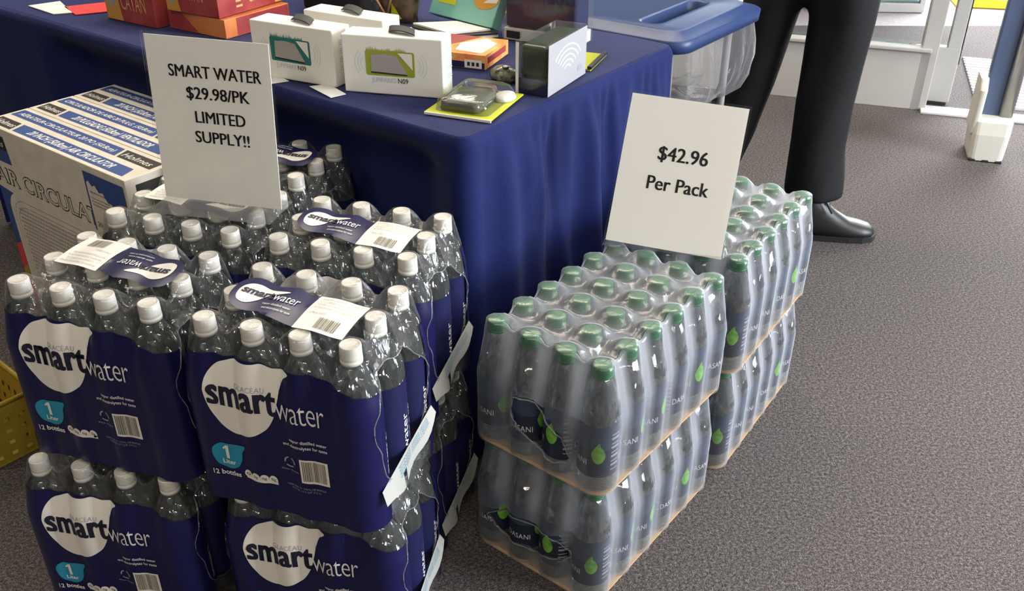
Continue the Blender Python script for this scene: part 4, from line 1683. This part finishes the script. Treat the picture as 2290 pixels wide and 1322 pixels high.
rings = [lid_ring(LW - .02, LD - .02, ZL - .030), lid_ring(LW, LD, ZL - .030), lid_ring(LW + .004, LD + .004, ZL - .004), lid_ring(LW - .006, LD - .006, ZL), lid_ring(LW - .05, LD - .05, ZL + .004),
         lid_ring(LW - .062, LD - .062, ZL + .011), lid_ring(LW - .075, LD - .075, ZL + .013), slot_ring(ZL + .013, .012), slot_ring(ZL + .016, .007), slot_ring(ZL + .012, .001), slot_ring(ZL - .05, 0)]
V, F = loft(rings, cap=False)
o = mesh('lid', V, F, M['bin_blue'], r, True)
o['label'] = 'blue lid with a long slot'
# bag
R2 = random.Random(2)
rings = []
for q, (z, s_) in enumerate(((ZL - .012, 1.0), (ZL - .04, 1.0), (ZL - .08, 1.02), (ZL - .12, 1.03), (ZL - .165, 1.0), (ZL - .20, .93), (ZL - .225, .78), (ZL - .232, .5))):
    base = rrect(-(LW - .016) / 2, (LW - .016) / 2, -(LD - .016) / 2, (LD - .016) / 2, .05, 14)
    ring = []
    # resample evenly
    dense = []
    for k in range(len(base)):
        a, b2 = base[k], base[(k + 1) % len(base)]
        L = math.hypot(b2[0] - a[0], b2[1] - a[1])
        nn = max(1, int(L / .012))
        dense += [(a[0] + (b2[0] - a[0]) * t / nn, a[1] + (b2[1] - a[1]) * t / nn) for t in range(nn)]
    for k, (x_, y_) in enumerate(dense):
        wv = 1 + (.018 * math.sin(k * .55 + q * .6) + .012 * math.sin(k * 1.3 - q) + R2.uniform(-.006, .006)) * min(q, 3) / 3
        ring.append((x_ * s_ * wv, y_ * s_ * wv, z + (.010 * math.sin(k * .23) * (q > 3))))
    rings.append(ring)
V, F = loft(rings[::-1], cap=False)
n = len(rings[0])
F.append(tuple(range(n - 1, -1, -1)))
mesh('clear_bag', V, F, M['film_bag'], r, True)['label'] = 'crumpled clear plastic bag'
for sx in (-1, 1):
    for sy in (-1, 1):
        from_bm('leg', tube_bm([(sx * .150, sy * .16, 0), (sx * .150, sy * .16, ZL - .03)], .011), M['dull_steel'], r, True)
from_bm('ring_frame', tube_bm([(-.165, -.17, ZL - .034), (.165, -.17, ZL - .034), (.165, .17, ZL - .034), (-.165, .17, ZL - .034), (-.165, -.17, ZL - .034)], .008), M['steel'], r, True)

# ------------------------------------------------------------------ security pedestal by the door
pa = math.radians(-18)
r = thing('security_pedestal', 'cream based security pedestal with a blue grey panel at the exit', 'pedestal', (1.703, 3.176, 0), pa)
r.scale = (1.08, 1.08, 1.08)


def ring_e(w_, d_, z, rad=.02, n=4, ox=0):
    return [(p[0] + ox, p[1], z) for p in rrect(-w_ / 2, w_ / 2, -d_ / 2, d_ / 2, rad, n)]


V, F = loft([ring_e(.104, .16, .004), ring_e(.108, .16, .012), ring_e(.116, .155, .09), ring_e(.118, .14, .130), ring_e(.112, .10, .14)])
mesh('base', V, F, M['ped_white'], r, False)
V, F = loft([[(p[0] - .054, p[1] + .0, z_) for p in rrect(-.012, .012, -.066 + .03 * (z_ > .26), .06, .010, 4)] for z_ in (.09, .23, .262)])
mesh('side_fin', V, F, M['ped_white'], r, False)['label'] = 'cream fin on the left side'
V, F = loft([ring_e(.060, .03, .13, .006, 3, -.014), ring_e(.060, .03, 1.45, .006, 3, -.014)])
mesh('panel', V, F, M['ped_blue'], r)
V, F = loft([ring_e(.042, .060, .128, .014, 4, .036), ring_e(.042, .060, 1.46, .014, 4, .036)])
mesh('edge_profile', V, F, M['alu'], r, True)['label'] = 'aluminium edge profile'
V, F = loft([ring_e(.030, .055, .128, .012, 4, -.050), ring_e(.030, .055, .20, .012, 4, -.050)])
for sx in (-.04, 0, .04):
    box('foot', .02, .02, .008, (sx, -.072, .004), M['sole'], r, .002)

# ------------------------------------------------------------------ beyond the glass
r = thing('glass_stand', 'white framed glass stand seen through the entrance glass', 'stand', (2.0, 5.50, 0), math.radians(-3))
box('base_rail', .60, .42, .05, (0, 0, .027), M['white_paint'], r, .004)
for sx in (-1, 1):
    for sy in (-1, 1):
        box('corner_post', .03, .03, .9, (sx * .285, sy * .195, .50), M['white_paint'], r, .003)
M['teal_glass'] = mat('teal_tinted_glass', (.35, .5, .48), .1, trans=.6)
for (sx, sy, wx, wy) in ((0, -1, .54, .006), (0, 1, .54, .006)):
    box('glass_panel', wx, wy, .86, (0, sy * .195, .49), M['teal_glass'], r, 0)
for sx in (-1, 1):
    box('glass_panel', .006, .36, .86, (sx * .285, 0, .49), M['teal_glass'], r, 0)
box('top_rail', .60, .42, .03, (0, 0, .965), M['white_paint'], r, .004)
r = thing('yellow_stand', 'bright yellow stand foot out in the entrance beyond the door', 'stand', (2.72, 5.50, 0), math.radians(-12))
M['yellow_paint'] = mat('bright_yellow', (.80, .62, .02), .5)
box('foot', .34, .24, .05, (0, 0, .026), M['yellow_paint'], r, .004)
box('post', .05, .05, .9, (0, .03, .50), M['yellow_paint'], r, .004)
box('plate', .34, .02, .30, (0, 0, .80), M['yellow_paint'], r, .003)


# ------------------------------------------------------------------ person in black trousers
def skin_fig(name, joints, bones, m, parent, sub=2):
    """a body grown over joints (position, radius) by the skin modifier, baked to a mesh"""
    me = bpy.data.meshes.new(name)
    keys = list(joints)
    me.from_pydata([joints[k][0] for k in keys], [(keys.index(a), keys.index(b)) for a, b in bones], [])
    o = bpy.data.objects.new(name, me)
    C.objects.link(o)
    md = o.modifiers.new('skin', 'SKIN')
    md.use_smooth_shade = True
    lay = me.skin_vertices[0].data
    for i, k in enumerate(keys):
        rr_ = joints[k][1]
        lay[i].radius = rr_ if isinstance(rr_, tuple) else (rr_, rr_)
        lay[i].use_root = (i == 0)
    sb = o.modifiers.new('sub', 'SUBSURF')
    sb.levels = sb.render_levels = sub
    bpy.context.view_layer.update()
    me2 = bpy.data.meshes.new_from_object(o.evaluated_get(bpy.context.evaluated_depsgraph_get()))
    bpy.data.objects.remove(o)
    me2.materials.clear()
    me2.materials.append(m)
    me2.polygons.foreach_set('use_smooth', [True] * len(me2.polygons))
    return new_obj(name, me2, parent)


PX, PY = .80, 2.60
person = thing('person', 'person in black trousers and black lace-up shoes standing behind the packs', 'person', (PX, PY, 0), 0)
J = {  # local to the person; faces +x
    'pelvis': ((.02, 0, .80), .11), 'waist': ((.02, 0, .95), .095), 'chest': ((.02, 0, 1.16), .115), 'neck': ((.025, 0, 1.325), .05), 'head': ((.045, 0, 1.43), .075), 'crown': ((.035, 0, 1.50), .065),
    'hipR': ((.065, -.06, .76), .070), 'kneeR': ((.088, -.05, .40), .050), 'ankR': ((.080, -.072, .09), .036),
    'hipL': ((-.03, .06, .76), .070), 'kneeL': ((-.112, .06, .40), .050), 'ankL': ((-.215, .06, .09), .038),
    'shR': ((.02, -.17, 1.25), .055), 'elR': ((.02, -.22, 1.00), .042), 'wrR': ((.16, -.12, 1.12), .028), 'hdR': ((.185, -.07, 1.16), .030),
    'shL': ((.02, .17, 1.25), .055), 'elL': ((-.01, .22, 1.00), .042), 'wrL': ((.16, .13, 1.08), .028), 'hdL': ((.185, .08, 1.12), .030)}
body = skin_fig('body', J, [('pelvis', 'waist'), ('waist', 'chest'), ('chest', 'neck'), ('neck', 'head'), ('head', 'crown'), ('pelvis', 'hipR'), ('hipR', 'kneeR'), ('kneeR', 'ankR'), ('pelvis', 'hipL'), ('hipL', 'kneeL'), ('kneeL', 'ankL'),
     ('chest', 'shR'), ('shR', 'elR'), ('elR', 'wrR'), ('wrR', 'hdR'), ('chest', 'shL'), ('shL', 'elL'), ('elL', 'wrL'), ('wrL', 'hdL')], M['skin'], person)
for side, (hx_, hy_, hz_) in (('R', (.185, -.07, 1.16)), ('L', (.185, .08, 1.12))):
    for q in range(4):
        L = (.055, .065, .060, .048)[q]
        y0 = hy_ - .024 + .016 * q
        F_ = {'a': ((hx_ + .01, y0, hz_), .009), 'b': ((hx_ + .035, y0, hz_ - L * .55), .008), 'c': ((hx_ + .022, y0, hz_ - L), .007)}
        skin_fig('finger', F_, [('a', 'b'), ('b', 'c')], M['skin'], body, 1)
    sg = 1 if side == 'R' else -1
    F_ = {'a': ((hx_ - .012, hy_ + sg * .020, hz_ + .012), .010), 'b': ((hx_ + .020, hy_ + sg * .036, hz_ - .008), .009), 'c': ((hx_ + .040, hy_ + sg * .034, hz_ - .024), .008)}
    skin_fig('thumb', F_, [('a', 'b'), ('b', 'c')], M['skin'], body, 1)
# face and hair
for sy in (-1, 1):
    V, F = lathe([(.001, -.006), (.006, -.004), (.007, 0), (.006, .004), (.001, .006)], 10)
    o = mesh('eye', [(v[0] + .110, v[1] + sy * .028, v[2] + 1.452) for v in V], F, M['black_ink'], body, True)
V, F = loft([[(.108, -.012, 1.412), (.108, .012, 1.412), (.136, .006, 1.418), (.136, -.006, 1.418)], [(.112, -.006, 1.455), (.112, .006, 1.455), (.118, .004, 1.455), (.118, -.004, 1.455)]])
mesh('nose', V, F, M['skin'], body, True)
box('mouth', .010, .040, .008, (.113, 0, 1.392), M['game_red'], body, .003)
V, F = lathe([(.083, 1.44), (.084, 1.48), (.076, 1.53), (.05, 1.565), (.002, 1.575)], 20)
mesh('hair', [(v[0] * 1.08 + .026, v[1], v[2]) for v in V], F, M['hair'], person, True)
SJ = {'waist': ((.02, 0, .83), .175), 'mid': ((.02, 0, 1.00), .165), 'chest': ((.02, 0, 1.17), .15), 'col': ((.02, 0, 1.285), .065),
      'shR': ((.02, -.17, 1.25), .075), 'slR': ((.02, -.21, 1.08), .062), 'shL': ((.02, .17, 1.25), .075), 'slL': ((-.002, .21, 1.08), .062)}
skin_fig('shirt', SJ, [('waist', 'mid'), ('mid', 'chest'), ('chest', 'col'), ('chest', 'shR'), ('shR', 'slR'), ('chest', 'shL'), ('shL', 'slL')], M['shirt'], person)

# trousers: elliptical sections down each leg, fused with the seat
def leg_rings(secs, ph):
    rings = []
    for (x, y, z, rx, ry) in secs:
        ring = []
        for k in range(28):
            a = 2 * PI * k / 28
            wv = 1 + .022 * math.sin(3 * a + ph + z * 9) + .012 * math.sin(5 * a - z * 23 + ph)
            ring.append((x + rx * wv * math.cos(a), y + ry * wv * math.sin(a), z))
        rings.append(ring)
    return rings


def dens(secs, n=4):
    out = []
    for a, b2 in zip(secs, secs[1:]):
        for k in range(n):
            t = k / n
            out.append(tuple(a[i] + (b2[i] - a[i]) * t for i in range(5)))
    out.append(secs[-1])
    return out


secR = [(.090, -.065, .125, .086, .080), (.088, -.06, .18, .084, .082), (.082, -.055, .28, .077, .078), (.081, -.05, .40, .079, .080), (.090, -.045, .52, .082, .086), (.094, -.045, .63, .086, .092), (.080, -.04, .74, .104, .108), (.03, -.02, .84, .13, .12), (.02, 0, .92, .135, .12)]
secL = [(-.225, .06, .075, .082, .078), (-.205, .06, .14, .080, .080), (-.152, .06, .28, .078, .078), (-.114, .06, .43, .078, .080), (-.092, .06, .56, .080, .088), (-.076, .05, .66, .080, .096), (-.03, .04, .76, .104, .110), (.01, .02, .85, .13, .12), (.02, 0, .92, .135, .12)]
bm = bmesh.new()
for secs, ph in ((secR, 0), (secL, 2)):
    V, F = loft(leg_rings(dens(secs), ph))
    vs = [bm.verts.new(v) for v in V]
    for f in F:
        bm.faces.new([vs[i] for i in f])
me = bpy.data.meshes.new('trousers')
bm.to_mesh(me)
bm.free()
tmp = bpy.data.objects.new('tmp', me)
C.objects.link(tmp)
md = tmp.modifiers.new('r', 'REMESH')
md.mode = 'VOXEL'
md.voxel_size = .011
md2 = tmp.modifiers.new('s', 'SMOOTH')
md2.iterations = 4
bpy.context.view_layer.update()
me2 = bpy.data.meshes.new_from_object(tmp.evaluated_get(bpy.context.evaluated_depsgraph_get()))
bpy.data.objects.remove(tmp)
me2.materials.clear()
me2.materials.append(M['trouser'])
me2.polygons.foreach_set('use_smooth', [True] * len(me2.polygons))
new_obj('trousers', me2, person)['label'] = 'loose black trousers'


def shoe(ax, ay, yaw, z0=0):
    # sections along the shoe: (distance from heel, half width, top height)
    secs = [(-.002, .020, .075), (.010, .032, .135), (.04, .037, .165), (.08, .038, .160), (.12, .042, .118), (.16, .045, .085), (.20, .048, .060), (.235, .047, .052), (.266, .036, .042), (.280, .016, .030)]
    c, s = math.cos(yaw), math.sin(yaw)

    def Wd(u, v, z):
        return (ax + c * (u - .07) - s * v, ay + s * (u - .07) + c * v, z + z0)
    rings, sr = [], []
    for (u, hw, h) in secs:
        ring = []
        for k in range(16):
            a = PI * k / 15
            ring.append(Wd(u, -hw * math.cos(a) * (1.0), .016 + (h - .016) * math.sin(a) ** .75))
        rings.append(ring)
        sr.append([Wd(u + (.004 if u > .2 else -.003 if u < .01 else 0), q * (hw + .003), z) for q, z in ((-1, .001), (1, .001), (1, .018), (-1, .018))])
    o = mesh('shoe', *loft(rings), M['shoe'], person, True)
    mesh('sole', *loft(sr), M['sole'], o)
    bm = bmesh.new()
    for k in range(4):
        u = .105 + k * .016
        h = .128 - k * .0150
        tube_bm([Wd(u, -.020, h - .006), Wd(u + .002, 0, h + .003), Wd(u + .004, .020, h - .006)], .0034, 6, bm)
    tube_bm([Wd(.105, 0, .133), Wd(.10, -.02, .140), Wd(.122, -.034, .118), Wd(.138, -.044, .092)], .0028, 6, bm)
    tube_bm([Wd(.105, 0, .133), Wd(.10, .02, .140), Wd(.122, .032, .118)], .0028, 6, bm)
    from_bm('laces', bm, M['sole'], o, True)


shoe(.070, -.080, math.radians(-4))
shoe(-.225, .06, math.radians(4))
